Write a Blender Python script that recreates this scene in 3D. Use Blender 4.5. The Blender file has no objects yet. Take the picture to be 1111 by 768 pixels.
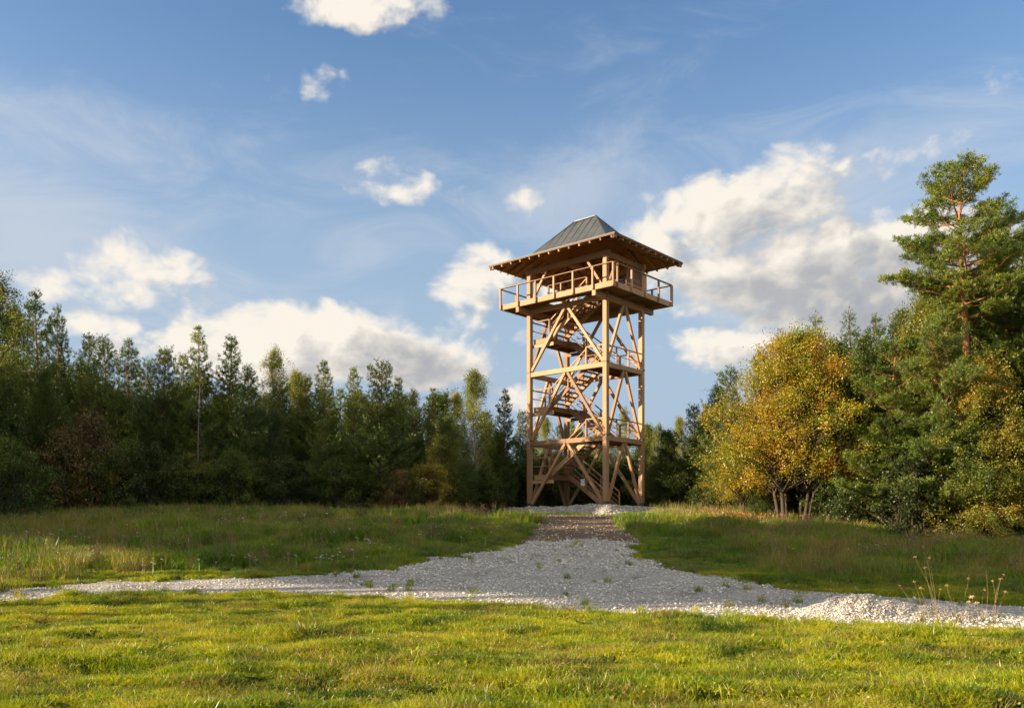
import bpy, math, random
import numpy as np
from mathutils import Vector, Matrix
SC = bpy.context.scene
C = SC.collection
R = math.radians
rng = np.random.default_rng(7)

# ------------------------------------------------------------------ camera
FPX, W0, H0, HOR = 934.0, 1111.0, 768.0, 573.0
EYE = 1.6
cam = bpy.data.cameras.new('camera')
cam.sensor_width = 36.0
cam.lens = 36.0 * FPX / W0
cam.shift_y = (HOR - H0 / 2) / W0
cam.clip_end = 3000.0
cam_ob = bpy.data.objects.new('camera', cam)
C.objects.link(cam_ob)
cam_ob.location = (0, 0, EYE)
cam_ob.rotation_euler = (R(90), 0, 0)
SC.camera = cam_ob

# ------------------------------------------------------------------ sun, sky, exposure
SUN_EL, SUN_AZ = 14.5, -101.0          # azimuth clockwise from +Y
SUN_STRENGTH = 5.0
SKY_STRENGTH = 0.08
EXPOSURE = 1.5
SC.view_settings.view_transform = 'Standard'
SC.view_settings.look = 'None'
SC.view_settings.gamma = 1.0
SC.view_settings.use_curve_mapping = False
SC.view_settings.exposure = EXPOSURE
SC.cycles.use_adaptive_sampling = True; SC.cycles.adaptive_threshold = 0.025; SC.cycles.max_bounces = 6; SC.cycles.diffuse_bounces = 3; SC.cycles.glossy_bounces = 2; SC.cycles.transmission_bounces = 3
sv = Vector((math.sin(R(SUN_AZ)) * math.cos(R(SUN_EL)), math.cos(R(SUN_AZ)) * math.cos(R(SUN_EL)), math.sin(R(SUN_EL))))
sl = bpy.data.lights.new('sun', 'SUN')
sl.energy = SUN_STRENGTH
sl.angle = R(0.55)
sl.color = (1.0, 0.80, 0.56)
so = bpy.data.objects.new('sun', sl)
so.rotation_euler = (-sv).to_track_quat('-Z', 'Y').to_euler()
C.objects.link(so)

# ------------------------------------------------------------------ node helpers
class NT:
    def __init__(s, nt): s.nt = nt
    def n(s, kind, **kw):
        nd = s.nt.nodes.new(kind)
        for k, v in kw.items(): setattr(nd, k, v)
        return nd
    def put(s, sock, v):
        if isinstance(v, bpy.types.NodeSocket): s.nt.links.new(v, sock)
        elif v is not None: sock.default_value = v
    def m(s, op, a, b=None, c=None, clamp=False):
        nd = s.n('ShaderNodeMath', operation=op, use_clamp=clamp)
        s.put(nd.inputs[0], a); s.put(nd.inputs[1], b); s.put(nd.inputs[2], c)
        return nd.outputs[0]
    def v(s, op, a, b=None, out=0):
        nd = s.n('ShaderNodeVectorMath', operation=op)
        s.put(nd.inputs[0], a)
        if b is not None: s.put(nd.inputs[1], b)
        return nd.outputs[out]
    def mix(s, f, a, b, blend='MIX'):
        nd = s.n('ShaderNodeMix', data_type='RGBA', blend_type=blend)
        s.put(nd.inputs[0], f); s.put(nd.inputs[6], a); s.put(nd.inputs[7], b)
        return nd.outputs[2]
    def ss(s, x, a, b, lo=0.0, hi=1.0):
        nd = s.n('ShaderNodeMapRange', interpolation_type='SMOOTHSTEP')
        s.put(nd.inputs[0], x)
        nd.inputs[1].default_value = a; nd.inputs[2].default_value = b
        nd.inputs[3].default_value = lo; nd.inputs[4].default_value = hi
        return nd.outputs[0]
    def noise(s, vec, scale, detail=4, rough=0.5, dist=0.0, out=0):
        nd = s.n('ShaderNodeTexNoise')
        s.put(nd.inputs['Vector'], vec)
        nd.inputs['Scale'].default_value = scale
        nd.inputs['Detail'].default_value = detail
        nd.inputs['Roughness'].default_value = rough
        nd.inputs['Distortion'].default_value = dist
        return nd.outputs[out]
    def ramp(s, f, stops):
        nd = s.n('ShaderNodeValToRGB')
        s.put(nd.inputs[0], f)
        el = nd.color_ramp.elements
        while len(el) < len(stops): el.new(0.5)
        for e, (p, c) in zip(el, stops): e.position = p; e.color = (*c, 1)
        return nd.outputs[0]

def sky_dir(px, py):                     # azimuth / elevation of a cloud bank
    a = math.atan((px - W0 / 2) / FPX)
    return a, math.atan((HOR - py) / FPX * math.cos(a))

world = bpy.data.worlds.new('World')
SC.world = world
world.use_nodes = True
nt = world.node_tree
nt.nodes.clear()
t = NT(nt)
sky = t.n('ShaderNodeTexSky', sky_type='NISHITA', sun_disc=False)
sky.sun_elevation = R(SUN_EL)
sky.sun_rotation = R(SUN_AZ)
sky.air_density = 1.0; sky.dust_density = 0.6; sky.ozone_density = 2.2
hs = t.n('ShaderNodeHueSaturation')
hs.inputs['Saturation'].default_value = 1.14
hs.inputs['Value'].default_value = 1.0
nt.links.new(sky.outputs[0], hs.inputs['Color'])
skycol0 = t.mix(1.0, hs.outputs[0], (1.10, 0.99, 0.97, 1), 'MULTIPLY')
geo = t.n('ShaderNodeTexCoord')
dirv = t.v('NORMALIZE', geo.outputs['Generated'])
sep = t.n('ShaderNodeSeparateXYZ'); nt.links.new(dirv, sep.inputs[0])
az = t.m('ARCTAN2', sep.outputs[0], sep.outputs[1])
el = t.m('ARCSINE', sep.outputs[2])
skycol = t.mix(t.ss(el, 0.08, 0.56, 1.0, 0.0), skycol0, (1.85, 2.36, 2.94, 1))   # pale air towards the horizon
# cumulus banks: px, py, rx, ry, weight
CU = [(392, 2, 82, 22, .9), (350, 87, 24, 20, .55), (291, 92, 22, 12, .45), (424, 198, 48, 22, .75), (505, 212, 22, 11, .4), (560, 218, 24, 16, .45),
      (62, 310, 34, 20, 1), (150, 296, 60, 32, 1), (120, 322, 25, 14, .7), (101, 347, 46, 19, 1), (211, 323, 24, 13, .65), (112, 375, 30, 14, .8),
      (240, 368, 70, 36, 1.05), (340, 373, 120, 46, 1.35), (430, 390, 110, 36, 1.25), (300, 392, 130, 36, 1.2),
      (520, 306, 52, 42, 1.0), (508, 350, 46, 15, .6), (565, 432, 38, 18, .85), (610, 330, 44, 34, .6), (595, 370, 50, 20, .3),
      (852, 196, 62, 36, .9), (800, 232, 96, 44, 1.1), (735, 262, 84, 38, .9), (820, 288, 120, 42, 1.15), (770, 322, 80, 22, .7),
      (960, 270, 95, 42, 1.15), (930, 325, 140, 46, 1.3), (850, 372, 115, 34, 1.1), (1050, 300, 110, 64, 1.2), (985, 165, 55, 17, .4), (1085, 95, 44, 11, .25),
      # banks outside the frame so that the rest of the sky carries cloud too
      (-260, 330, 150, 60, 1.0), (-520, 250, 130, 60, 1.0), (1380, 330, 160, 60, 1.0), (1700, 260, 120, 60, .9)]
GY = [(462, 380, 70, 40, 1.0), (400, 408, 90, 18, .7), (900, 318, 130, 40, .6), (800, 318, 90, 20, .45), (985, 290, 80, 34, .7), (1040, 330, 90, 60, .7)]
CI = [(20, 255, 140, 85, 1.0), (60, 140, 200, 50, .7), (200, 330, 190, 60, .4), (620, 205, 150, 60, .75), (990, 160, 170, 55, .6), (330, 235, 240, 80, .4), (880, 250, 190, 100, .7), (820, 150, 120, 30, .45), (720, 60, 200, 40, .2)]

def blobs(tt, pos, lst):
    cur = None
    for px, py, rx, ry, w in lst:
        a, e = sky_dir(px, py)
        sx, sy = FPX / rx * math.cos(e), FPX / ry
        d = tt.v('MULTIPLY', tt.v('SUBTRACT', pos, (a, e, 0)), (sx, sy, 0))
        q = tt.v('DOT_PRODUCT', d, d, out=1)
        val = tt.m('MULTIPLY_ADD', q, -w * 0.60, w * 0.85)
        cur = val if cur is None else tt.m('SMOOTH_MAX', cur, val, 0.25)
    return cur

# group: cloud density at (az, el)
g = bpy.data.node_groups.new('cloud_density', 'ShaderNodeTree')
g.interface.new_socket('P', in_out='INPUT', socket_type='NodeSocketVector')
g.interface.new_socket('D', in_out='OUTPUT', socket_type='NodeSocketFloat')
gt = NT(g)
gi = gt.n('NodeGroupInput'); go = gt.n('NodeGroupOutput')
P = gi.outputs[0]
Ps = gt.v('MULTIPLY', P, (1.0, 1.35, 1.0))
w1_ = gt.noise(Ps, 7.0, 3, 0.5, out=1)
warp = gt.v('MULTIPLY', gt.v('SUBTRACT', w1_, (0.5, 0.5, 0.5)), (0.05, 0.03, 0))
Pw = gt.v('ADD', P, warp)
base = blobs(gt, Pw, CU)
fb = gt.noise(gt.v('ADD', Ps, warp), 16.0, 10, 0.57, 0.1)
vo = gt.n('ShaderNodeTexVoronoi', feature='SMOOTH_F1')
g.links.new(gt.v('ADD', Ps, gt.v('MULTIPLY', warp, (2.0, 2.0, 0))), vo.inputs['Vector'])
vo.inputs['Scale'].default_value = 34.0; vo.inputs['Smoothness'].default_value = 0.5; vo.inputs['Detail'].default_value = 2.0
n1 = gt.m('MULTIPLY_ADD', fb, 1.75, -0.92)
n2 = gt.m('MULTIPLY_ADD', vo.outputs['Distance'], -0.42, 0.14)
g.links.new(gt.m('ADD', gt.m('ADD', base, n1), n2), go.inputs[0])

comb = t.n('ShaderNodeCombineXYZ')
nt.links.new(az, comb.inputs[0]); nt.links.new(el, comb.inputs[1])
def dens(vec):
    nd = t.n('ShaderNodeGroup'); nd.node_tree = g
    nt.links.new(vec, nd.inputs[0]); return nd.outputs[0]
D0 = dens(comb.outputs[0])
D1 = dens(t.v('ADD', comb.outputs[0], (-0.030, 0.020, 0)))
alpha = t.ss(D0, -0.08, 0.55)
lit = t.m('MULTIPLY_ADD', t.m('SUBTRACT', D0, D1), 0.80, 0.84)
thick = t.ss(D0, 0.35, 1.15)
lit = t.m('SUBTRACT', lit, t.m('MULTIPLY', thick, 0.20))
warmaz = t.ss(az, -0.3, 0.35, 0.10, -0.14)   # banks nearer the sun are brighter
grey = t.m('MAXIMUM', blobs(t, comb.outputs[0], GY), 0.0)
lit = t.m('SUBTRACT', lit, t.m('MULTIPLY', t.m('MULTIPLY', grey, .72), t.ss(D0, 0.1, .8)))
lit = t.m('ADD', lit, warmaz, clamp=True)
ccol = t.ramp(lit, [(0.0, (1.75, 1.86, 2.05)), (0.35, (2.15, 2.18, 2.25)), (0.62, (3.1, 2.95, 2.75)), (0.92, (4.3, 4.0, 3.55))])
# thin high cloud
Pc = t.v('MULTIPLY', comb.outputs[0], (1.0, 2.6, 1.0))
ci = blobs(t, comb.outputs[0], CI)
cn = t.noise(Pc, 5.0, 8, 0.62, 0.9)
calpha = t.m('MULTIPLY', t.ss(t.m('ADD', ci, t.m('MULTIPLY_ADD', cn, 1.7, -0.95)), -0.05, 0.85), 0.62)
# contrails low on the left
def streak(p0, p1, wd, st):
    a0, e0 = sky_dir(*p0); a1, e1 = sky_dir(*p1)
    L = math.hypot(a1 - a0, e1 - e0); ux, uy = (a1 - a0) / L, (e1 - e0) / L
    q = t.v('SUBTRACT', comb.outputs[0], (a0, e0, 0))
    al = t.v('DOT_PRODUCT', q, (ux, uy, 0), out=1)
    ac = t.m('ABSOLUTE', t.v('DOT_PRODUCT', q, (-uy, ux, 0), out=1))
    s1 = t.ss(ac, 0.0, wd, 1.0, 0.0)
    s2 = t.m('MULTIPLY', t.ss(al, 0.0, L * .3), t.ss(al, L * .6, L, 1.0, 0.0))
    return t.m('MULTIPLY', t.m('MULTIPLY', s1, s2), st)
st = t.m('ADD', streak((130, 300), (225, 375), .010, .38), streak((20, 325), (230, 362), .007, .34))
calpha = t.m('MAXIMUM', calpha, st)
fill_veil = t.m('MULTIPLY', t.m('MAXIMUM', t.ss(el, .66, .95), t.ss(t.m('ABSOLUTE', az), .9, 1.5)), t.ss(t.noise(dirv, 2.2, 6, .6, .6), .25, .7, .35, .95))
c1 = t.mix(calpha, skycol, (2.9, 3.05, 3.3, 1))
c1 = t.mix(fill_veil, c1, (4.9, 4.8, 4.6, 1))        # unseen cloud outside the frame, added and brightened to lift ambient light
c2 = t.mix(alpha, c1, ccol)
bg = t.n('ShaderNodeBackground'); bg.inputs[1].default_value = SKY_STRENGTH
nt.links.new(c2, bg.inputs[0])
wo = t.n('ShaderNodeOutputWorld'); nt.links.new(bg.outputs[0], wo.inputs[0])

# ------------------------------------------------------------------ tagging
def tag(o, label=None, cat=None, group=None, kind=None):
    if label: o['label'] = label
    if cat: o['category'] = cat
    if group: o['group'] = group
    if kind: o['kind'] = kind
    return o
def link(name, me, mat=None, parent=None):
    o = bpy.data.objects.new(name, me); C.objects.link(o)
    if mat is not None and me is not None and not me.materials: me.materials.append(mat)
    if parent is not None: o.parent = parent
    return o
def empty(name, loc, rz=0.0, s=1.0):
    o = bpy.data.objects.new(name, None); C.objects.link(o)
    o.location = loc; o.rotation_euler = (0, 0, rz); o.scale = (s, s, s)
    return o

# ------------------------------------------------------------------ materials
def mat(name):
    m = bpy.data.materials.new(name); m.use_nodes = True
    m.node_tree.nodes.clear()
    tt = NT(m.node_tree)
    out = tt.n('ShaderNodeOutputMaterial')
    return m, tt, out
def principled(tt, out, col, rough=0.7, metal=0.0, spec=0.3, bump=None, bs=0.3, bd=0.02):
    p = tt.n('ShaderNodeBsdfPrincipled')
    tt.put(p.inputs['Base Color'], col); tt.put(p.inputs['Roughness'], rough)
    p.inputs['Metallic'].default_value = metal
    p.inputs['Specular IOR Level'].default_value = spec
    if bump is not None:
        b = tt.n('ShaderNodeBump'); b.inputs['Strength'].default_value = bs; b.inputs['Distance'].default_value = bd
        tt.nt.links.new(bump, b.inputs['Height']); tt.nt.links.new(b.outputs[0], p.inputs['Normal'])
    tt.nt.links.new(p.outputs[0], out.inputs[0])
    return p

def leaf_mat(name, stops, trans=0.45, big=0.35, spread=0.25, objvar=0.3):
    """foliage: a colour per leaf, shifted by large patches and by tree"""
    m, tt, out = mat(name)
    g = tt.n('ShaderNodeNewGeometry'); oi = tt.n('ShaderNodeObjectInfo')
    isl = g.outputs['Random Per Island']
    bign = tt.noise(g.outputs['Position'], big, 2, 0.5)
    f = tt.m('ADD', tt.m('MULTIPLY', tt.m('SUBTRACT', isl, 0.5), spread * 2), tt.m('ADD', tt.m('MULTIPLY', tt.m('SUBTRACT', bign, 0.5), 1.5), 0.5))
    f = tt.m('ADD', f, tt.m('MULTIPLY', tt.m('SUBTRACT', oi.outputs['Random'], 0.5), objvar), clamp=True)
    col = tt.ramp(f, stops)
    d = tt.n('ShaderNodeBsdfDiffuse'); tr = tt.n('ShaderNodeBsdfTranslucent')
    gl = tt.n('ShaderNodeBsdfGlossy'); gl.inputs['Roughness'].default_value = 0.45; gl.inputs['Color'].default_value = (.8, .8, .8, 1)
    tt.put(d.inputs[0], col)
    tt.put(tr.inputs[0], tt.mix(1.0, col, (1.25, 1.2, 0.7, 1), 'MULTIPLY'))
    mx = tt.n('ShaderNodeMixShader'); mx.inputs[0].default_value = trans
    tt.nt.links.new(d.outputs[0], mx.inputs[1]); tt.nt.links.new(tr.outputs[0], mx.inputs[2])
    m2 = tt.n('ShaderNodeMixShader'); m2.inputs[0].default_value = 0.035
    tt.nt.links.new(mx.outputs[0], m2.inputs[1]); tt.nt.links.new(gl.outputs[0], m2.inputs[2])
    tt.nt.links.new(m2.outputs[0], out.inputs[0])
    return m

M = {}
M['pine'] = leaf_mat('pine_needles', [(0, (.040, .070, .010)), (.45, (.10, .145, .015)), (.8, (.19, .215, .02)), (1, (.30, .27, .03))], .25)
M['pine_dark'] = leaf_mat('dark_needles', [(0, (.028, .060, .014)), (.5, (.070, .110, .016)), (.85, (.13, .155, .02)), (1, (.21, .20, .03))], .22)
M['birch'] = leaf_mat('birch_leaves', [(0, (0.090, 0.128, 0.019)), (.5, (0.188, 0.210, 0.031)), (.85, (0.315, 0.285, 0.036)), (1, (0.450, 0.315, 0.036))], .4)
M['green'] = leaf_mat('green_leaves', [(0, (.025, .050, .008)), (.5, (.060, .095, .011)), (.85, (.13, .155, .016)), (1, (.24, .21, .02))], .35)
M['maple'] = leaf_mat('autumn_leaves', [(0, (.045, .09, .010)), (.26, (.11, .16, .012)), (.50, (.27, .25, .012)), (.74, (.42, .28, .014)), (.92, (.44, .19, .014)), (1, (.44, .12, .014))], .4, big=0.5, spread=.3, objvar=.12)
M['oak'] = leaf_mat('oak_leaves', [(0, (.04, .08, .010)), (.4, (.12, .155, .014)), (.68, (.27, .22, .02)), (1, (.36, .16, .02))], .35, big=.5)
M['shrub'] = leaf_mat('shrub_leaves', [(0, (.022, .036, .008)), (.5, (.055, .075, .012)), (.8, (.14, .13, .016)), (1, (.25, .19, .02))], .35, objvar=.6)
M['twig'] = leaf_mat('dry_twig_leaves', [(0, (0.065, 0.046, 0.021)), (.5, (0.169, 0.111, 0.036)), (1, (0.286, 0.195, 0.062))], .2)

def bark_mat(name, lowc, highc, z0, z1, rough=.9):
    m, tt, out = mat(name)
    tc = tt.n('ShaderNodeTexCoord')
    sp = tt.n('ShaderNodeSeparateXYZ'); tt.nt.links.new(tc.outputs['Object'], sp.inputs[0])
    n = tt.noise(tt.v('MULTIPLY', tc.outputs['Object'], (9, 9, 2.2)), 1.6, 6, .65)
    f = tt.ss(tt.m('ADD', sp.outputs[2], tt.m('MULTIPLY_ADD', n, 2.0, -1.0)), z0, z1)
    col = tt.mix(f, lowc, highc)
    col = tt.mix(tt.m('MULTIPLY_ADD', n, 1.3, -.2, clamp=True), tt.mix(1.0, col, (.35, .33, .32, 1), 'MULTIPLY'), col)
    principled(tt, out, col, rough, spec=.15, bump=n, bs=.8, bd=.05)
    return m
M['bark_pine'] = bark_mat('pine_bark', (.13, .085, .06, 1), (.42, .20, .085, 1), 5.5, 9.0)
M['bark'] = bark_mat('brown_bark', (.10, .075, .055, 1), (.13, .095, .07, 1), 2, 9)
M['bark_grey'] = bark_mat('grey_bark', (.20, .165, .13, 1), (.27, .23, .19, 1), 1, 5)
M['bark_birch'] = bark_mat('birch_bark', (.42, .38, .33, 1), (.50, .47, .42, 1), 0.5, 4)

def wood_mat(name, a, b, rough=.65):
    m, tt, out = mat(name)
    tc = tt.n('ShaderNodeTexCoord'); g = tt.n('ShaderNodeNewGeometry')
    uv = tc.outputs['UV']
    n = tt.noise(tt.v('MULTIPLY', uv, (1.2, 22, 1)), 2.0, 5, .6, .3)
    n2 = tt.noise(tc.outputs['Object'], 1.1, 3, .6)
    oi = tt.n('ShaderNodeObjectInfo')
    isl = tt.m('MULTIPLY', tt.m('ADD', g.outputs['Random Per Island'], oi.outputs['Random']), .5)
    f = tt.m('ADD', tt.m('MULTIPLY', n, .6), tt.m('ADD', tt.m('MULTIPLY', n2, .4), tt.m('MULTIPLY_ADD', isl, 1.2, -.6)), clamp=True)
    col = tt.ramp(f, [(.15, a), (.8, b)])
    # drying checks and knots
    ck = tt.noise(tt.v('MULTIPLY', uv, (1.0, 60, 1)), 3.0, 2, .5)
    dark = tt.ss(ck, .62, .74)
    col = tt.mix(tt.m('MULTIPLY', dark, .55), col, (.12, .07, .04, 1))
    principled(tt, out, col, rough, spec=.25, bump=n, bs=.3, bd=.01)
    return m
M['wood'] = wood_mat('larch_timber', (.18, .098, .050), (.41, .245, .130))
M['wood_dark'] = wood_mat('stained_boards', (.16, .085, .045), (.27, .155, .08))
M['soffit'] = wood_mat('roof_boarding', (.30, .14, .052), (.50, .255, .10))  # board colour raised to carry the warm bounce light under the eaves

m, tt, out = mat('anthracite_metal')
tc = tt.n('ShaderNodeTexCoord')
n = tt.noise(tc.outputs['Object'], 1.6, 5, .6)
principled(tt, out, tt.ramp(n, [(.2, (.045, .048, .048)), (.8, (.085, .088, .087))]), tt.m('MULTIPLY_ADD', n, .3, .32), 0.25, .5, bump=n, bs=.15, bd=.02)
M['metal'] = m
m, tt, out = mat('galvanised_steel')
tc = tt.n('ShaderNodeTexCoord'); n = tt.noise(tc.outputs['Object'], 8, 3, .6)
principled(tt, out, tt.ramp(n, [(.2, (.10, .105, .11)), (.8, (.17, .175, .18))]), .45, .7, .5)
M['steel'] = m
m, tt, out = mat('dark_steel')
tc = tt.n('ShaderNodeTexCoord'); n = tt.noise(tc.outputs['Object'], 8, 3, .6)
principled(tt, out, tt.ramp(n, [(.2, (.05, .05, .052)), (.8, (.09, .09, .09))]), .6, .0, .4)
M['darksteel'] = m
m, tt, out = mat('white_board')
tc = tt.n('ShaderNodeTexCoord'); n = tt.noise(tc.outputs['Object'], 5, 3, .6)
principled(tt, out, tt.ramp(n, [(.2, (.36, .36, .36)), (.8, (.48, .48, .47))]), .5)
M['board'] = m

# gravel stones
def stone_mat(name, stops, rough=.85):
    m, tt, out = mat(name)
    g = tt.n('ShaderNodeNewGeometry'); oi = tt.n('ShaderNodeObjectInfo')
    n = tt.noise(g.outputs['Position'], 26, 3, .6)
    f = tt.m('ADD', tt.m('MULTIPLY', oi.outputs['Random'], .75), tt.m('MULTIPLY', n, .3))
    principled(tt, out, tt.ramp(f, stops), rough, spec=.2)
    return m
M['stone'] = stone_mat('limestone', [(.05, (.12, .10, .08)), (.22, (.32, .285, .24)), (.55, (.52, .48, .42)), (1, (.74, .70, .63))])

m, tt, out = mat('crushed_limestone')
g = tt.n('ShaderNodeNewGeometry'); P_ = g.outputs['Position']
vo = tt.n('ShaderNodeTexVoronoi', feature='F1'); tt.nt.links.new(P_, vo.inputs['Vector']); vo.inputs['Scale'].default_value = 17
vo2 = tt.n('ShaderNodeTexVoronoi', feature='F1'); tt.nt.links.new(P_, vo2.inputs['Vector']); vo2.inputs['Scale'].default_value = 38
big = tt.noise(P_, .55, 5, .6, .4)
sepc = tt.n('ShaderNodeSeparateColor'); tt.nt.links.new(vo.outputs['Color'], sepc.inputs[0])
cel = tt.ramp(sepc.outputs[0], [(0, (.18, .16, .135)), (.45, (.37, .345, .305)), (1, (.60, .57, .515))])
sepc2 = tt.n('ShaderNodeSeparateColor'); tt.nt.links.new(vo2.outputs['Color'], sepc2.inputs[0])
fine = tt.ramp(sepc2.outputs[1], [(0, (.20, .18, .155)), (1, (.50, .475, .425))])
col = tt.mix(tt.ss(big, .42, .6), fine, cel)
dirt = tt.ss(tt.noise(P_, .9, 5, .65), .50, .66)
col = tt.mix(tt.m('MULTIPLY', dirt, .55), col, (.15, .125, .09, 1))
h = tt.m('ADD', tt.m('MULTIPLY', vo.outputs['Distance'], -1.0), tt.m('MULTIPLY', vo2.outputs['Distance'], -.6))
principled(tt, out, col, .92, spec=.15, bump=h, bs=1.0, bd=.045)
M['gravel'] = m

m, tt, out = mat('packed_earth')
g = tt.n('ShaderNodeNewGeometry'); P_ = g.outputs['Position']
n = tt.noise(P_, 1.6, 6, .65); n2 = tt.noise(P_, 22, 4, .7)
col = tt.ramp(tt.m('ADD', tt.m('MULTIPLY', n, .7), tt.m('MULTIPLY', n2, .3)), [(.3, (.075, .05, .033)), (.55, (.16, .11, .075)), (.75, (.27, .21, .16))])
principled(tt, out, col, .95, spec=.1, bump=tt.m('ADD', n2, n), bs=.9, bd=.05)
M['earth'] = m

m, tt, out = mat('meadow_soil')
g = tt.n('ShaderNodeNewGeometry'); P_ = g.outputs['Position']
n = tt.noise(P_, .35, 5, .6); n2 = tt.noise(P_, 14, 5, .7)
col = tt.ramp(tt.m('ADD', tt.m('MULTIPLY', n, .5), tt.m('MULTIPLY', n2, .5)), [(.3, (.035, .045, .010)), (.5, (.08, .10, .014)), (.7, (.14, .14, .024))])
principled(tt, out, col, .95, spec=.1, bump=n2, bs=1.0, bd=.06)
M['soil'] = m

def grass_mat(name, green, dry, dryamt, trans=.4):
    m, tt, out = mat(name)
    g = tt.n('ShaderNodeNewGeometry'); oi = tt.n('ShaderNodeObjectInfo')
    isl = g.outputs['Random Per Island']; P_ = g.outputs['Position']
    a = tt.noise(P_, .55, 4, .6); b = tt.noise(P_, 2.6, 4, .65)
    f = tt.m('ADD', tt.m('MULTIPLY_ADD', a, 1.9, -.95), tt.m('MULTIPLY_ADD', b, 1.6, -.33))
    f = tt.m('ADD', f, tt.m('MULTIPLY_ADD', isl, .5, -.25), clamp=True)
    gc = tt.ramp(f, green)
    dn = tt.noise(tt.v('ADD', P_, (31, 7, 0)), .8, 5, .65)
    dm = tt.m('ADD', tt.m('MULTIPLY_ADD', dn, 2.2, -1.1), tt.m('SUBTRACT', isl, 1 - dryamt))
    dm = tt.ss(dm, -.06, .10)
    col = tt.mix(dm, gc, tt.ramp(oi.outputs['Random'], dry))
    d = tt.n('ShaderNodeBsdfDiffuse'); tr = tt.n('ShaderNodeBsdfTranslucent')
    tt.put(d.inputs[0], col); tt.put(tr.inputs[0], tt.mix(1.0, col, (1.3, 1.2, .6, 1), 'MULTIPLY'))
    gl = tt.n('ShaderNodeBsdfGlossy'); gl.inputs['Roughness'].default_value = .4
    mx = tt.n('ShaderNodeMixShader'); mx.inputs[0].default_value = trans
    tt.nt.links.new(d.outputs[0], mx.inputs[1]); tt.nt.links.new(tr.outputs[0], mx.inputs[2])
    m2 = tt.n('ShaderNodeMixShader'); m2.inputs[0].default_value = .03
    tt.nt.links.new(mx.outputs[0], m2.inputs[1]); tt.nt.links.new(gl.outputs[0], m2.inputs[2])
    tt.nt.links.new(m2.outputs[0], out.inputs[0])
    return m
M['lawn'] = grass_mat('lawn_grass', [(0, (.040, .085, .006)), (.3, (.15, .215, .006)), (.65, (.32, .345, .007)), (1, (.46, .41, .012))],
                      [(0, (.34, .24, .06)), (.5, (.24, .13, .03)), (1, (.46, .36, .12))], .13, .42)
M['meadow'] = grass_mat('meadow_grass', [(0, (.05, .115, .009)), (.4, (.125, .22, .011)), (.75, (.24, .27, .016)), (1, (.33, .28, .035))],
                        [(0, (.24, .18, .08)), (.5, (.17, .12, .06)), (1, (.34, .27, .12))], .24, .35)
M["drygrass"] = grass_mat('dry_grass', [(0, (.10, .13, .018)), (.5, (.22, .20, .03)), (1, (.36, .28, .07))],
                          [(0, (.38, .28, .12)), (1, (.22, .15, .06))], .32, .35)
def plain(name, a, b, rough=.8):
    m, tt, out = mat(name)
    g = tt.n('ShaderNodeNewGeometry')
    principled(tt, out, tt.mix(g.outputs['Random Per Island'], (*a, 1), (*b, 1)), rough, spec=.15)
    return m
M['petal'] = plain('white_umbel', (.50, .49, .44), (.72, .71, .66))
M['pinkpetal'] = plain('faded_clover', (.45, .34, .30), (.55, .46, .40))
M['stem'] = plain('dry_stem', (.17, .12, .05), (.27, .19, .085))
M['head'] = plain('seed_head', (.30, .17, .08), (.48, .31, .16))
M['headp'] = plain('pale_seed_head', (.50, .36, .19), (.62, .48, .30))
M['litter'] = plain('fallen_leaf', (.30, .12, .03), (.45, .22, .06))

# ------------------------------------------------------------------ terrain
WX = rng.uniform(-1, 1, (14, 2)); WP = rng.uniform(0, 6.28, 14)
def bumps(x, y):
    s = 0
    for i in range(14):
        k = 1.0 + i * 0.42
        d = WX[i] / np.linalg.norm(WX[i])
        s = s + np.sin((x * d[0] + y * d[1]) * k * 1.15 + WP[i] + 1.3 * np.sin(x * d[1] * .7 - y * d[0] * .9 + WP[i - 3])) / (k ** .75)
    return s / 3.0
def sst(a, b, x):
    q = np.clip((x - a) / (b - a), 0, 1); return q * q * (3 - 2 * q)
def hgt(x, y):
    x = np.asarray(x, float); y = np.asarray(y, float)
    b = 2.33 * sst(15, 47, y)
    f = 1 - .45 * sst(7.5, 21, x) - .06 * sst(-12, -28, x)
    b = b * f
    b = b - 1.6 * sst(60, 130, y)
    fg = 1 - sst(13.5, 17.0, y + .22 * x)
    b = b + bumps(x, y) * (.014 + .044 * fg) * (1 - .6 * sst(0, 1, in_path(x, y)))
    b = b + .20 * np.exp(-(((x + 10.2) / 1.6) ** 2 + ((y - 18.5) / .5) ** 2))     # grassy bank left of the track
    b = b + 2.5 * sst(60, 300, np.abs(x)) * 0
    return b
def in_path(x, y):                        # 0..1, replaced below once the outline is known
    return np.zeros_like(np.asarray(x, float))
def ground_at(px, py):
    """where the sight line through a pixel of the survey meets the smooth terrain"""
    dx, dz = (px - W0 / 2) / FPX, (HOR - py) / FPX
    Y = np.arange(5, 60, .02)
    d = hgt(dx * Y, Y) - (EYE + dz * Y)
    k = np.argmax(d > 0)
    return dx * Y[k], Y[k]
PATH_PX = [(-70, 640), (0, 639), (100, 633), (250, 628), (330, 625), (420, 618), (470, 607), (520, 600), (556, 593), (580, 588), (625, 585), (672, 587), (692, 590),
           (684, 604), (735, 617), (800, 630), (860, 640), (950, 645), (1050, 655), (1190, 663),
           (1190, 692), (1090, 688), (1000, 683), (880, 678), (800, 675), (700, 671), (600, 664), (500, 657), (400, 650), (300, 646), (200, 646), (100, 649), (0, 655), (-70, 660)]
PATH = [ground_at(*p) for p in PATH_PX]
DIRT = [(.75, 29.3), (1.2, 34.0), (1.35, 38.0), (.8, 43.4), (4.9, 42.8), (4.7, 38.0), (4.3, 33.5), (4.5, 29.3)]
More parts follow.
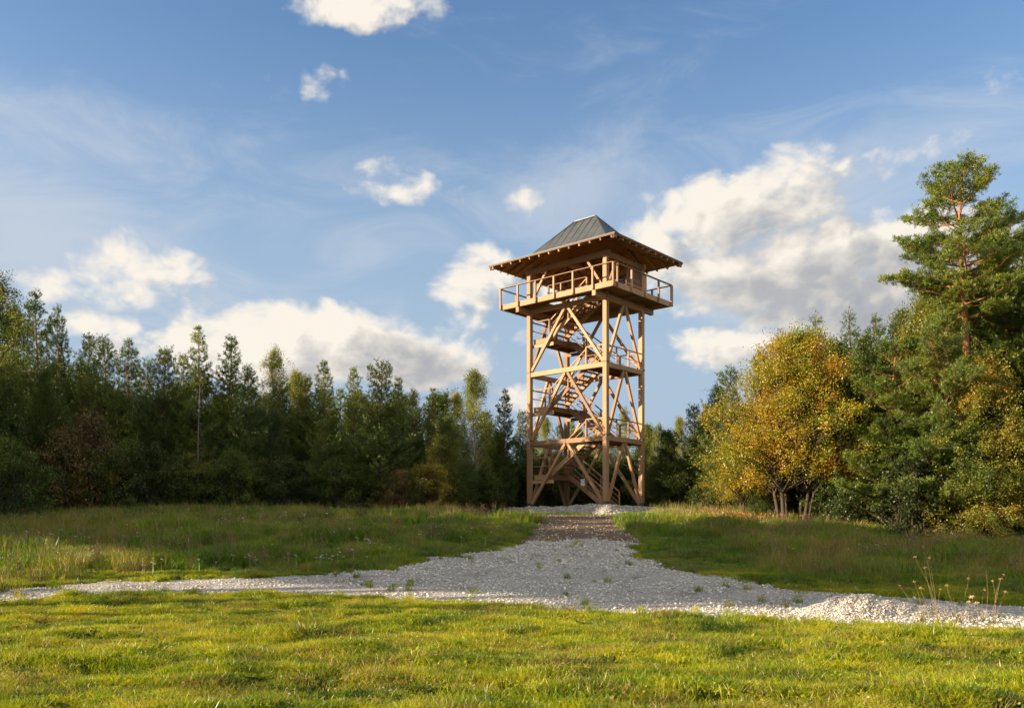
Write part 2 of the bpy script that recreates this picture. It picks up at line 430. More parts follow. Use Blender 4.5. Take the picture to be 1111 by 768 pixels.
def poly_dist(poly, x, y):
    """signed distance, positive inside"""
    x = np.asarray(x, float); y = np.asarray(y, float)
    d = np.full(x.shape, 1e9); ins = np.zeros(x.shape, bool)
    n = len(poly)
    for i in range(n):
        ax, ay = poly[i]; bx, by = poly[(i + 1) % n]
        ex, ey = bx - ax, by - ay
        tt_ = np.clip(((x - ax) * ex + (y - ay) * ey) / (ex * ex + ey * ey + 1e-9), 0, 1)
        d = np.minimum(d, np.hypot(x - ax - tt_ * ex, y - ay - tt_ * ey))
        c = ((ay > y) != (by > y)) & (x < (bx - ax) * (y - ay) / (by - ay + 1e-12) + ax)
        ins ^= c
    return np.where(ins, d, -d)
def in_path(x, y):
    return np.clip(poly_dist(PATH, x, y) / .5 + .5, 0, 1)
def edge_noise(x, y): return (.13 + .16 * (y > 18) * (x > -5)) * np.sin(x * 2.3 + 1.2 * np.sin(y * 2.9)) + .10 * np.sin(y * 5.1 + x * 3.3) + .05 * np.sin(x * 11 + y * 7)

def axis(lo, hi, step, far_lo, far_hi, grow=1.22):
    a = list(np.arange(lo, hi + 1e-6, step)); s = step
    up = a[-1]
    while up < far_hi: s *= grow; up += s; a.append(up)
    s = step; dn = a[0]
    while dn > far_lo: s *= grow; dn -= s; a.insert(0, dn)
    return np.array(a)
gx = axis(-26, 26, .16, -900, 900); gy = axis(6, 47, .16, -60, 1500)
GX, GY = np.meshgrid(gx, gy)
GZ = hgt(GX, GY)
def grid_mesh(name, keep=None, dz=0.0):
    nx, ny = len(gx), len(gy)
    idx = np.arange(nx * ny).reshape(ny, nx)
    q = np.stack([idx[:-1, :-1], idx[:-1, 1:], idx[1:, 1:], idx[1:, :-1]], -1)
    cx_ = (GX[:-1, :-1] + GX[1:, 1:]) / 2; cy_ = (GY[:-1, :-1] + GY[1:, 1:]) / 2
    q = q[keep(cx_, cy_)] if keep else q.reshape(-1, 4)
    used = np.unique(q); re = np.full(nx * ny, -1); re[used] = np.arange(len(used))
    co = np.stack([GX.ravel()[used], GY.ravel()[used], GZ.ravel()[used] + dz], -1)
    return mesh_np(name, co, re[q])
def mesh_np(name, co, faces, smooth=True):
    me = bpy.data.meshes.new(name)
    co = np.asarray(co, np.float32); faces = np.asarray(faces, np.int32)
    k = faces.shape[1]
    me.vertices.add(len(co)); me.vertices.foreach_set('co', co.ravel())
    me.loops.add(faces.size); me.loops.foreach_set('vertex_index', faces.ravel())
    me.polygons.add(len(faces)); me.polygons.foreach_set('loop_start', np.arange(0, faces.size, k, dtype=np.int32))
    if smooth: me.polygons.foreach_set('use_smooth', np.ones(len(faces), bool))
    me.update(calc_edges=True)
    return me
tag(link('ground', grid_mesh('ground'), M['soil']), kind='structure')
tag(link('gravel_track', grid_mesh('gravel_track', lambda x, y: (poly_dist(PATH, x, y) + edge_noise(x, y)) > 0, .02), M['gravel']), kind='structure')
tag(link('dirt_track', grid_mesh('dirt_track', lambda x, y: (poly_dist(DIRT, x, y) + edge_noise(x, y) > -.35) & (poly_dist(PATH, x, y) + edge_noise(x, y) <= 0), .016), M['earth']), kind='structure')

# ------------------------------------------------------------------ mesh builder for timber (boxes with UV along the grain)
class MB:
    def __init__(s): s.v = []; s.f = []; s.uv = []
    def quad(s, a, b, c, d, L=1.0, Wd=1.0):
        k = len(s.v); s.v += [a, b, c, d]; s.f.append((k, k + 1, k + 2, k + 3))
        o = random.random() * 7
        s.uv += [(o, 0), (o + L, 0), (o + L, Wd), (o, Wd)]
    def beam(s, p, q, w, h, up=(0, 0, 1), ch=.006):
        """rectangular timber from p to q, w across, h along 'up', with a small chamfer"""
        p = Vector(p); q = Vector(q); ax = (q - p); L = ax.length; ax.normalize()
        up = Vector(up)
        side = ax.cross(up)
        if side.length < 1e-4: side = ax.cross(Vector((0, 1, 0)))
        side.normalize(); u2 = side.cross(ax)
        k = len(s.v); o = random.random() * 9
        hw, hh = w / 2, h / 2; c = min(ch, hw * .3, hh * .3)
        prof = [(-hw + c, -hh), (hw - c, -hh), (hw, -hh + c), (hw, hh - c), (hw - c, hh), (-hw + c, hh), (-hw, hh - c), (-hw, -hh + c)]
        for e in (p, q):
            for a, b in prof: s.v.append(tuple(e + side * a + u2 * b))
        acc = 0
        for i in range(8):
            j = (i + 1) % 8
            l = math.dist(prof[i], prof[j])
            s.f.append((k + i, k + j, k + 8 + j, k + 8 + i))
            s.uv += [(o, acc + o), (o, acc + l + o), (o + L, acc + l + o), (o + L, acc + o)]
            acc += l
        s.f.append(tuple(k + i for i in range(7, -1, -1))); s.uv += [(o + prof[i][0] * .1, o + prof[i][1]) for i in range(7, -1, -1)]
        s.f.append(tuple(k + 8 + i for i in range(8))); s.uv += [(o + prof[i][0] * .1, o + prof[i][1]) for i in range(8)]
        return s
    def box(s, x0, x1, y0, y1, z0, z1):
        dx, dy, dz = x1 - x0, y1 - y0, z1 - z0
        if dx >= dy and dx >= dz: return s.beam((x0, (y0 + y1) / 2, (z0 + z1) / 2), (x1, (y0 + y1) / 2, (z0 + z1) / 2), dy, dz)
        if dy >= dz: return s.beam(((x0 + x1) / 2, y0, (z0 + z1) / 2), ((x0 + x1) / 2, y1, (z0 + z1) / 2), dx, dz)
        return s.beam(((x0 + x1) / 2, (y0 + y1) / 2, z0), ((x0 + x1) / 2, (y0 + y1) / 2, z1), dy, dx, up=(1, 0, 0))
    def build(s, name, m, parent=None):
        me = bpy.data.meshes.new(name)
        me.from_pydata(s.v, [], s.f)
        u = me.uv_layers.new(name='UVMap')
        if len(s.uv) == len(me.loops): u.data.foreach_set('uv', np.array(s.uv, np.float32).ravel())
        me.update()
        return link(name, me, m, parent)
random.seed(3)

# ------------------------------------------------------------------ observation tower
TH = .718
tower = empty('observation_tower', (5.124, 47.0, 0), -(math.pi / 2 - TH) - 0.0)
tower.rotation_euler = (0, 0, math.atan2(-math.sin(TH), math.cos(TH)))
Z0 = EYE + 1.174
tower.location.z = Z0
tag(tower, 'tall timber lookout tower with hipped grey metal roof on gravel pad', 'lookout tower')
W1, W2 = 5.412, 3.568              # long side runs to -x, short side to +y
PZ = 13.70
wd = M['wood']
def one(name, fn, m=wd, parent=tower):
    b = MB(); fn(b); return b.build(name, m, parent)
S = .26
corners = [(0, 0), (-W1, 0), (0, W2), (-W1, W2)]
for x, y in corners:
    p = one('post', lambda b: b.box(x - S / 2, x + S / 2, y - S / 2, y + S / 2, .16, PZ))
    one('post_shoe', lambda b: b.box(x - S / 2 - .012, x + S / 2 + .012, y - S / 2 - .012, y + S / 2 + .012, -.15, .30), M['steel'], p)
    for z in (3.86, 7.86):
        one('splice_plate', lambda b: b.box(x - S / 2 - .02, x + S / 2 + .02, y - S / 2 - .02, y + S / 2 + .02, z + .04, z + .11), M['darksteel'], p)
LV = [3.89, 7.92, 11.61]            # top of each beam ring
def face_ends():
    return [((0, 0), (-W1, 0)), ((0, W2), (-W1, W2)), ((0, 0), (0, W2)), ((-W1, 0), (-W1, W2))]
for zi, zt in enumerate(LV):
    hb = .26
    for (a, b_) in face_ends():
        ax = Vector((b_[0] - a[0], b_[1] - a[1], 0)).normalized()
        p = Vector((*a, zt - hb / 2)) + ax * (S / 2 + .002); q = Vector((*b_, zt - hb / 2)) - ax * (S / 2 + .002)
        if zi < 2 or ax.x != 0:
            if zi == 2: p = p + ax * -.0; hb = .25
            one('beam', lambda b: b.beam(p, q, .20 if zi < 2 else .16, hb))
        elif zi == 2:
            pass
        # inverted V of braces below this beam
        zb = .25 if zi == 0 else LV[zi - 1] + .10
        mid = (p + q) / 2
        for e, sgn in ((p, 1), (q, -1)):
            foot = Vector((e.x, e.y, zb)) + ax * sgn * .04
            top = Vector((mid.x, mid.y, zt - hb - .02)) - ax * sgn * .10
            one('brace', lambda b: b.beam(foot, top, .14, .16, up=(ax.y, ax.x, 0) if False else (0, 0, 1)))
# girders carrying the platform, running across the short side
for x in (0, -W1):
    one('girder', lambda b: b.beam((x, -1.115 - .02, 11.46), (x, W2 + 1.135, 11.46), .22, .30))
# joists along the short side under the deck are laid over two long bearers
PU, PV = 1.22, 1.115
for y in (-.95, 1.78, W2 + .95):
    one('bearer', lambda b: b.beam((-W1 - PU + .06, y, 11.705), (PU - .06, y, 11.705), .12, .17))
# stair opening in the deck: x -3.0..-0.1? flights arrive in the front lane
DZ = 11.92
LANE = {0: (.28, 1.52), 1: (2.02, 3.26)}     # front lane, back lane
XR, XL = -1.40, -4.02                        # top and bottom of the flights
op = (XL - .1, XR + .02, LANE[0][0] - .08, LANE[0][1] + .08)
def deck(b):
    y = -PV - .0
    n = 40
    wdt = (W2 + 2 * PV - .1) / n
    for i in range(n):
        y0 = -PV + .05 + i * wdt; y1 = y0 + wdt - .008
        if y1 > op[2] and y0 < op[3]:
            b.box(-W1 - PU + .05, op[0], y0, y1, 11.795, 11.84); b.box(op[1], PU - .05, y0, y1, 11.795, 11.84)
        else: b.box(-W1 - PU + .05, PU - .05, y0, y1, 11.795, 11.84)
one('deck', deck)
FZ0, FZ1 = 11.60, 11.90
for (p, q) in (((-W1 - PU - .03, -PV, 0), (PU + .03, -PV, 0)), ((-W1 - PU - .03, W2 + PV, 0), (PU + .03, W2 + PV, 0)),
               ((PU, -PV + .03, 0), (PU, W2 + PV - .03, 0)), ((-W1 - PU, -PV + .03, 0), (-W1 - PU, W2 + PV - .03, 0))):
    p = Vector(p); q = Vector(q); p.z = q.z = (FZ0 + FZ1) / 2
    one('fascia_board', lambda b: b.beam(p, q, .055, FZ1 - FZ0))
# platform railing
RT = 12.86
def railing(a, c, n, skip_first=False, skip_last=False):
    a = Vector((*a, 0)); c = Vector((*c, 0)); d = (c - a); dn = d.normalized(); sd = Vector((dn.y, -dn.x, 0))
    for i in range(n):
        if (i == 0 and skip_first) or (i == n - 1 and skip_last): continue
        p = a + d * (i / (n - 1))
        one('railing_post', lambda b: b.box(p.x - .05, p.x + .05, p.y - .05, p.y + .05, 11.62, RT - .045))
    one('handrail', lambda b: b.beam((a.x, a.y, RT - .022), (c.x, c.y, RT - .022), .13, .04))
o_ = .082
A_ = (PU + o_, -PV - o_); B_ = (-W1 - PU - o_, -PV - o_); C_ = (-W1 - PU - o_, W2 + PV + o_); D_ = (PU + o_, W2 + PV + o_)
railing(A_, (B_[0] + .067, B_[1]), 7); railing((A_[0], A_[1] + .40), (D_[0], D_[1] - .067), 5)
railing((B_[0], B_[1] + .0), (C_[0], C_[1] - .067), 5, skip_first=True); railing((D_[0] + .0, D_[1]), (C_[0], C_[1]), 7)
one('handrail', lambda b: b.beam((A_[0], A_[1] + .066, RT - .022), (A_[0], A_[1] + .333, RT - .022), .13, .04))
for ya in (0,):
    for k in range(4):
        pass
# railing around the stair opening, with a diagonal
def guard(a, c, z, n=2, diag=True, hgt_=1.0):
    a = Vector((*a, z)); c = Vector((*c, z))
    def f(b):
        for i in range(n):
            p = a.lerp(c, i / (n - 1)); b.box(p.x - .045, p.x + .045, p.y - .045, p.y + .045, z, z + hgt_ - .03)
        b.beam(a + Vector((0, 0, hgt_)), c + Vector((0, 0, hgt_)), .10, .045)
        b.beam(a + Vector((0, 0, hgt_ * .52)), c + Vector((0, 0, hgt_ * .52)), .03, .09)
        if diag: b.beam(a + Vector((0, .0, .08)), c + Vector((0, 0, hgt_ * .46)), .03, .08)
    return one('stair_guard', f)
guard((op[0], op[3] + .08), (op[1], op[3] + .08), 11.84, 4)
guard((op[0], op[2] - .06), (op[1], op[2] - .06), 11.84, 4)
guard((op[0] - .06, op[2]), (op[0] - .06, op[3]), 11.84, 2)
# plank windbreak panels hung between the rear posts and rear right side
for (a, c) in (((-.2, W2 + .05), (-1.75, W2 + .05)), ((-1.95, W2 + .05), (-3.5, W2 + .05)), ((.05, 1.9), (.05, 3.35))):
    def f(b):
        for k in range(9):
            z = 12.52 + k * .142
            b.beam((a[0], a[1], z), (c[0], c[1], z), .025, .13)
        for q in (a, c): b.box(q[0] - .035, q[0] + .035, q[1] + .02, q[1] + .08, 11.84, 13.69)
    one('windbreak_panel', f, M['wood_dark'])
# benches on the platform
for (a, c) in (((-4.9, 2.9), (-3.7, 2.9)), ((.55, 1.2), (.55, 2.6))):
    def f(b):
        b.beam((*a, 12.29), (*c, 12.29), .34, .05)
        for q in (0.12, .88):
            x = a[0] + (c[0] - a[0]) * q; y = a[1] + (c[1] - a[1]) * q
            b.box(x - .06, x + .06, y - .06, y + .06, 11.84, 12.262)
    one('bench', f)
# wall plates and knee braces under the roof
PB, PT = 13.70, 13.98
for (a, c) in (((.25, 0), (-W1 - .25, 0)), ((.25, W2), (-W1 - .25, W2))):
    one('wall_plate', lambda b: b.beam((*a, (PB + PT) / 2), (*c, (PB + PT) / 2), .20, PT - PB))
for x in (0, -W1):
    one('wall_plate', lambda b: b.beam((x, .103, (PB + PT) / 2 - .0), (x, W2 - .103, (PB + PT) / 2), .20, PT - PB - .01))
for y in (0, W2):
    for x, s in ((0, -1), (-W1, 1)):
        one('brace', lambda b: b.beam((x + s * .15, y, 12.0), (x + s * 1.25, y, PB - .01), .12, .13))
        one('brace', lambda b: b.beam((x, y + (.15 if y == 0 else -.15), 12.0), (x, y + (1.05 if y == 0 else -1.05), PB - .01), .12, .13))
one('tie_beam', lambda b: b.beam((-W1 / 2, .103, 13.84), (-W1 / 2, W2 - .103, 13.84), .16, .24))
# flights of stairs
def flight(z0, lane, up_right):
    """one flight: bottom at z0, 13 risers over 1.945 m or as needed"""
    y0, y1 = LANE[lane]
    rise = RISE[lane_key(z0)]
    xb, xt = (XL, XR) if up_right else (XR, XL)
    n = 10
    stp = one('stair_flight', lambda b: [b.box(*sorted((xb + (xt - xb) * ((i + .5) / n) - .13, xb + (xt - xb) * ((i + .5) / n) + .13)), y0 + .07, y1 - .07,
                                               z0 + rise * (i + 1) / n - .045 - .02, z0 + rise * (i + 1) / n - .02) for i in range(n)])
    for y in (y0, y1):
        one('stringer', lambda b: b.beam((xb, y, z0 + .02), (xt, y, z0 + rise - .06), .07, .28), wd, stp)
        def rail(b):
            yy = y + (-.055 if y == y0 else .055)
            for h_, w_ in ((1.0, .07), (.66, .03), (.33, .03)):
                b.beam((xb, yy, z0 + h_), (xt, yy, z0 + rise + h_), .045, w_)
            for q in (0.0, .5, 1.0):
                x = xb + (xt - xb) * q
                b.box(x - .04, x + .04, yy - .09 if y == y0 else yy + .03, yy - .03 if y == y0 else yy + .09, z0 + rise * q - .1, z0 + rise * q + 1.0)
        one('stair_rail', rail, wd, stp)
RISE = {}
def lane_key(z): return round(z, 2)
levels = [0.0, 3.89, 7.92, 11.84]
for k in range(3):
    z0, z1 = levels[k], levels[k + 1]
    zm = (z0 + z1) / 2
    RISE[lane_key(z0)] = zm - z0; RISE[lane_key(zm)] = z1 - zm
    flight(z0, 1, False)      # back lane, up to the left landing
    flight(zm, 0, True)       # front lane, up to the right
    # half landing on the left
    def f(b):
        n = 12
        for i in range(n):
            y = .14 + (W2 - .28) / n * i
            b.box(-W1 + .14, XL + .0, y, y + (W2 - .28) / n - .01, zm - .05, zm - .005)
        for x in (-W1 + .25, XL - .06): b.box(x - .05, x + .05, .14, W2 - .14, zm - .30, zm - .052)
        for y in (.18, W2 / 2, W2 - .18): b.box(-W1 + .31, XL - .12, y - .04, y + .04, zm - .29, zm - .053)
    ld = one('landing', f)
    def f(b):
        for h_, w_ in ((1.0, .07), (.5, .03)):
            b.beam((-W1 + .16, .10, zm + h_), (XL, .10, zm + h_), .045, w_)
            b.beam((-W1 + .16, W2 - .10, zm + h_), (XL, W2 - .10, zm + h_), .045, w_)
            b.beam((-W1 + .12, .16, zm + h_), (-W1 + .12, W2 - .16, zm + h_), .045, w_)
        for x, y in ((XL, .10), (XL, W2 - .10), (-W1 + .12, 1.3), (-W1 + .12, 2.4)): b.box(x - .04, x + .04, y - .04, y + .04, zm - .1, zm + 1.0)
    one('landing_rail', f, wd, ld)
    for y in (.0, W2):    # bearer from post to landing on each long face
        one('landing_bearer', lambda b: b.beam((-W1 + .14, y + (.12 if y == 0 else -.12), zm - .42), (XL + .3, y + (.12 if y == 0 else -.12), zm - .42), .08, .2))
    if k < 2:
        def f(b):
            n = 12
            for i in range(n):
                y = .14 + (W2 - .28) / n * i
                b.box(XR, -.14, y, y + (W2 - .28) / n - .01, z1 - .05, z1 - .005)
            for x in (XR + .07, -.5): b.box(x - .05, x + .05, .14, W2 - .14, z1 - .28, z1 - .052)
        ld = one('landing', f)
        def f(b):
            for h_, w_ in ((1.0, .07), (.5, .03)):
                b.beam((-.12, .16, z1 + h_), (-.12, W2 - .16, z1 + h_), .045, w_)
                b.beam((-.16, .10, z1 + h_), (XR, .10, z1 + h_), .045, w_)
                b.beam((-.16, W2 - .10, z1 + h_), (XR, W2 - .10, z1 + h_), .045, w_)
            for x, y in ((XR, .10), (XR, W2 - .10), (-.12, 1.2), (-.12, 2.4)): b.box(x - .04, x + .04, y - .04, y + .04, z1 - .1, z1 + 1.0)
        one('landing_rail', f, wd, ld)
one('notice_board', lambda b: b.box(-1.72, -1.44, .02, .05, 1.2, 1.58), M['board'])
# roof
RU, RV = 1.72, 1.68
ZE, ZB, ZR = 14.10, 14.78, 16.82
ex0, ex1, ey0, ey1 = -W1 - RU, RU, -RV, W2 + RV
bx0, bx1, by0, by1 = -W1, 0.0, 0.0, W2
rx0, rx1, ry = -W1 / 2 - .74, -W1 / 2 + .74, W2 / 2
def low_roof(b, dz, thick):
    E_ = [(ex0, ey0, ZE + dz), (ex1, ey0, ZE + dz), (ex1, ey1, ZE + dz), (ex0, ey1, ZE + dz)]
    B2 = [(bx0, by0, ZB + dz), (bx1, by0, ZB + dz), (bx1, by1, ZB + dz), (bx0, by1, ZB + dz)]
    dn = lambda p: (p[0], p[1], p[2] - thick)
    for i in range(4):
        j = (i + 1) % 4
        b.quad(E_[i], E_[j], B2[j], B2[i], 8, 1.8)
        b.quad(dn(E_[j]), dn(E_[i]), dn(B2[i]), dn(B2[j]), 8, 1.8)
        b.quad(dn(E_[i]), dn(E_[j]), E_[j], E_[i], 8, .1)
lr = one('lower_roof', lambda b: low_roof(b, .06, .035), M['metal'])
one('roof_boarding', lambda b: low_roof(b, .022, .03), M['soffit'])
def steep(b):
    E_ = [(bx0 - .03, by0 - .03, ZB + .03), (bx1 + .03, by0 - .03, ZB + .03), (bx1 + .03, by1 + .03, ZB + .03), (bx0 - .03, by1 + .03, ZB + .03)]
    r0, r1 = (rx0, ry, ZR), (rx1, ry, ZR)
    b.quad(E_[0], E_[1], r1, r0, 5, 2.7); b.quad(E_[2], E_[3], r0, r1, 5, 2.7)
    for q in ((E_[1], E_[2], r1), (E_[3], E_[0], r0)):
        k = len(b.v); b.v += list(q); b.f.append((k, k + 1, k + 2)); b.uv += [(0, 0), (3, 0), (1.5, 2)]
up_ = one('upper_roof', steep, M['metal'])
def under(b):
    e = .10; z = ZB - .03
    E_ = [(bx0 + e - .12, by0 + e - .12, z), (bx1 - e + .12, by0 + e - .12, z), (bx1 - e + .12, by1 - e + .12, z), (bx0 + e - .12, by1 - e + .12, z)]
    r0, r1 = (rx0, ry, ZR - .12), (rx1, ry, ZR - .12)
    b.quad(E_[1], E_[0], r0, r1, 5, 2.7); b.quad(E_[3], E_[2], r1, r0, 5, 2.7)
    for q in ((E_[2], E_[1], r1), (E_[0], E_[3], r0)):
        k = len(b.v); b.v += list(q); b.f.append((k, k + 1, k + 2)); b.uv += [(0, 0), (3, 0), (1.5, 2)]
one('roof_boarding', under, M['soffit'])
# standing seams, ridge and hip caps
def seams(b):
    E_ = [(bx0 - .03, by0 - .03), (bx1 + .03, by0 - .03)]
    sl_ = (ZR - ZB) / (ry - by0)
    for side in (0, 1):
        yb = by0 if side == 0 else by1
        for k in range(1, 10):
            x = bx0 + (bx1 - bx0) * k / 10
            f = min(1.0, (x - bx0) / (rx0 - bx0), (bx1 - x) / (bx1 - rx1))
            b.beam((x, yb, ZB + .03), (x, yb + (ry - yb) * f, ZB + (ZR - ZB) * f + .01), .03, .06)
    for side in (0, 1):
        xb = bx1 if side == 0 else bx0; xr = rx1 if side == 0 else rx0
        for k in range(1, 7):
            y = by0 + (by1 - by0) * k / 7
            f = 1 - abs(y - ry) / (ry - by0)
            b.beam((xb, y, ZB + .03), (xb + (xr - xb) * f, y, ZB + (ZR - ZB) * f + .01), .03, .06)
one('standing_seams', seams, M['metal'], up_)
def caps(b):
    r0, r1 = (rx0, ry, ZR + .01), (rx1, ry, ZR + .01)
    b.beam(r0, r1, .16, .05)
    for p, q in (((bx0, by0, ZB), r0), ((bx0, by1, ZB), r0), ((bx1, by0, ZB), r1), ((bx1, by1, ZB), r1)):
        b.beam(p, q, .10, .08)
one('ridge_cap', caps, M['metal'], up_)
def lseams(b):
    for k in range(1, 16):
        x = ex0 + (ex1 - ex0) * k / 16
        for (ye, yb) in ((ey0, by0), (ey1, by1)):
            f = min(1, (x - ex0) / RU, (ex1 - x) / RU)
            b.beam((x, ye, ZE + .07), (x, ye + (yb - ye) * f, ZE + (ZB - ZE) * f + .07), .025, .04)
    for k in range(1, 12):
        y = ey0 + (ey1 - ey0) * k / 12
        for (xe, xb) in ((ex0, bx0), (ex1, bx1)):
            f = min(1, (y - ey0) / RV, (ey1 - y) / RV)
            b.beam((xe, y, ZE + .07), (xe + (xb - xe) * f, y, ZE + (ZB - ZE) * f + .07), .025, .04)
one('standing_seams', lseams, M['metal'], lr)
def gutter_edge(b):
    for p, q in (((ex0 - .02, ey0 - .02), (ex1 + .02, ey0 - .02)), ((ex0 - .02, ey1 + .02), (ex1 + .02, ey1 + .02)),
                 ((ex1 + .02, ey0), (ex1 + .02, ey1)), ((ex0 - .02, ey0), (ex0 - .02, ey1))):
        b.beam((*p, ZE + .055), (*q, ZE + .055), .02, .075)
one('eave_board', gutter_edge, M['darksteel'])
# rafters
sx, sy = (ZB - ZE) / RU, (ZB - ZE) / RV
def rafter(p, q): one('rafter', lambda b: b.beam(p, q, .09, .15))
n = 13
for k in range(n):
    x = ex0 + .25 + (ex1 - ex0 - .5) * k / (n - 1)
    f = min(1.25, (x - ex0) / RU, (ex1 - x) / RU) if (x < bx0 or x > bx1) else 1.25
    for (ye, sg) in ((ey0 + .05, 1), (ey1 - .05, -1)):
        d = RV * f
        rafter((x, ye, ZE - .085 + .05 * sy), (x, ye + sg * d, ZE - .085 + sy * (d + .05)))
n = 11
for k in range(n):
    y = ey0 + .25 + (ey1 - ey0 - .5) * k / (n - 1)
    f = min(1.0, (y - ey0) / RV, (ey1 - y) / RV) if (y < by0 or y > by1) else 1.0
    for (xe, sg) in ((ex0 + .05, 1), (ex1 - .05, -1)):
        d = RU * f
        rafter((xe, y, ZE - .085 + .05 * sx), (xe + sg * d, y, ZE - .085 + sx * (d + .05)))
for (e, b_) in (((ex0, ey0), (bx0, by0)), ((ex1, ey0), (bx1, by0)), ((ex0, ey1), (bx0, by1)), ((ex1, ey1), (bx1, by1))):
    p = Vector((*e, ZE - .11)); q = Vector((*b_, ZB - .11)); d = (q - p).normalized()
    one('hip_rafter', lambda b: b.beam(p + d * .05, q, .11, .19))
# ------------------------------------------------------------------ gravel pad under the tower
ct, st_ = math.cos(tower.rotation_euler.z), math.sin(tower.rotation_euler.z)
def to_local(x, y):
    dx, dy = x - 5.124, y - 47.0
    return dx * ct + dy * st_, -dx * st_ + dy * ct
PADN = 90
px_ = np.linspace(-2.2, 15.5, 150); py_ = np.linspace(41.5, 56, 110)
PX, PY = np.meshgrid(px_, py_)
def pad_h(x, y):
    lx, ly = to_local(x, y)
    dx = np.maximum(np.maximum(-W1 - .9 - lx, lx - 1.0), 0); dy = np.maximum(np.maximum(-1.3 - ly, ly - W2 - 1.0), 0)
    d = np.hypot(dx, dy)
    top = (Z0 + .0) + .05 * np.sin(x * 2.1 + y) * np.sin(y * 1.7) + .03 * np.sin(x * 5 - y * 3)
    top = np.where(np.hypot(lx, ly + .9) < 2.2, top + .10 * np.exp(-(np.hypot(lx, ly + .9) / 1.0) ** 2), top)
    # the pad runs out to the right as a low spoil bank
    sp = np.exp(-(((lx - 2.9) / 2.6) ** 2 + ((ly - 2.6) / 2.6) ** 2))
    return np.where(d < 1e-6, top, top - .50 * d), sp
ph, sp = pad_h(PX, PY)
gz = hgt(PX, PY)
PZt = np.maximum(ph, gz + .42 * sp - .06)
idx = np.arange(PX.size).reshape(PX.shape)
q = np.stack([idx[:-1, :-1], idx[:-1, 1:], idx[1:, 1:], idx[1:, :-1]], -1)
above = (PZt - gz) > .008
kp = (above[:-1, :-1] | above[:-1, 1:] | above[1:, 1:] | above[1:, :-1])
qq = q[kp]; used = np.unique(qq); re_ = np.full(PX.size, -1); re_[used] = np.arange(len(used))
co = np.stack([PX.ravel(), PY.ravel(), np.maximum(PZt, gz - .03).ravel()], -1)[used]
tag(link('gravel_pad', mesh_np('gravel_pad', co, re_[qq]), M['gravel']), kind='structure')
def pad_z(x, y):
    a, s_ = pad_h(x, y); return np.maximum(a, hgt(x, y) + .42 * s_ - .06)

# heap of gravel beside the track
HX, HY = 6.35, 15.75
def heap_h(x, y):
    u = (x - HX) / 1.25; v = (y - HY) / .62
    r = np.hypot(u, v)
    main = .37 * np.clip(1 - r ** 1.5, -1, 1)
    u2 = (x - HX - 1.35) / 1.35; v2 = (y - HY + .12) / .55
    m2 = .20 * np.clip(1 - np.hypot(u2, v2) ** 1.7, -1, 1)
    u3 = (x - HX - .55) / .8; v3 = (y - HY - .0) / .6
    m3 = .26 * np.clip(1 - np.hypot(u3, v3) ** 1.6, -1, 1)
    return np.maximum(np.maximum(main, m2), m3) + .018 * np.sin(x * 9 + 2 * np.sin(y * 7)) + .012 * np.sin(x * 17 - y * 13)
hx = np.linspace(HX - 1.7, HX + 3.3, 150); hy = np.linspace(HY - 1.1, HY + 1.1, 70)
HXg, HYg = np.meshgrid(hx, hy)
hh = heap_h(HXg, HYg); gz = hgt(HXg, HYg)
idx = np.arange(HXg.size).reshape(HXg.shape)
q = np.stack([idx[:-1, :-1], idx[:-1, 1:], idx[1:, 1:], idx[1:, :-1]], -1)
ab = hh > -.01
kp = ab[:-1, :-1] | ab[1:, 1:] | ab[:-1, 1:] | ab[1:, :-1]
qq = q[kp]; used = np.unique(qq); re_ = np.full(HXg.size, -1); re_[used] = np.arange(len(used))
co = np.stack([HXg.ravel(), HYg.ravel(), (gz + np.maximum(hh, -.03) + .02).ravel()], -1)[used]
tag(link('gravel_heap', mesh_np('gravel_heap', co, re_[qq]), M['gravel']), 'low elongated heap of pale crushed stone at the right end of the track', 'gravel heap')

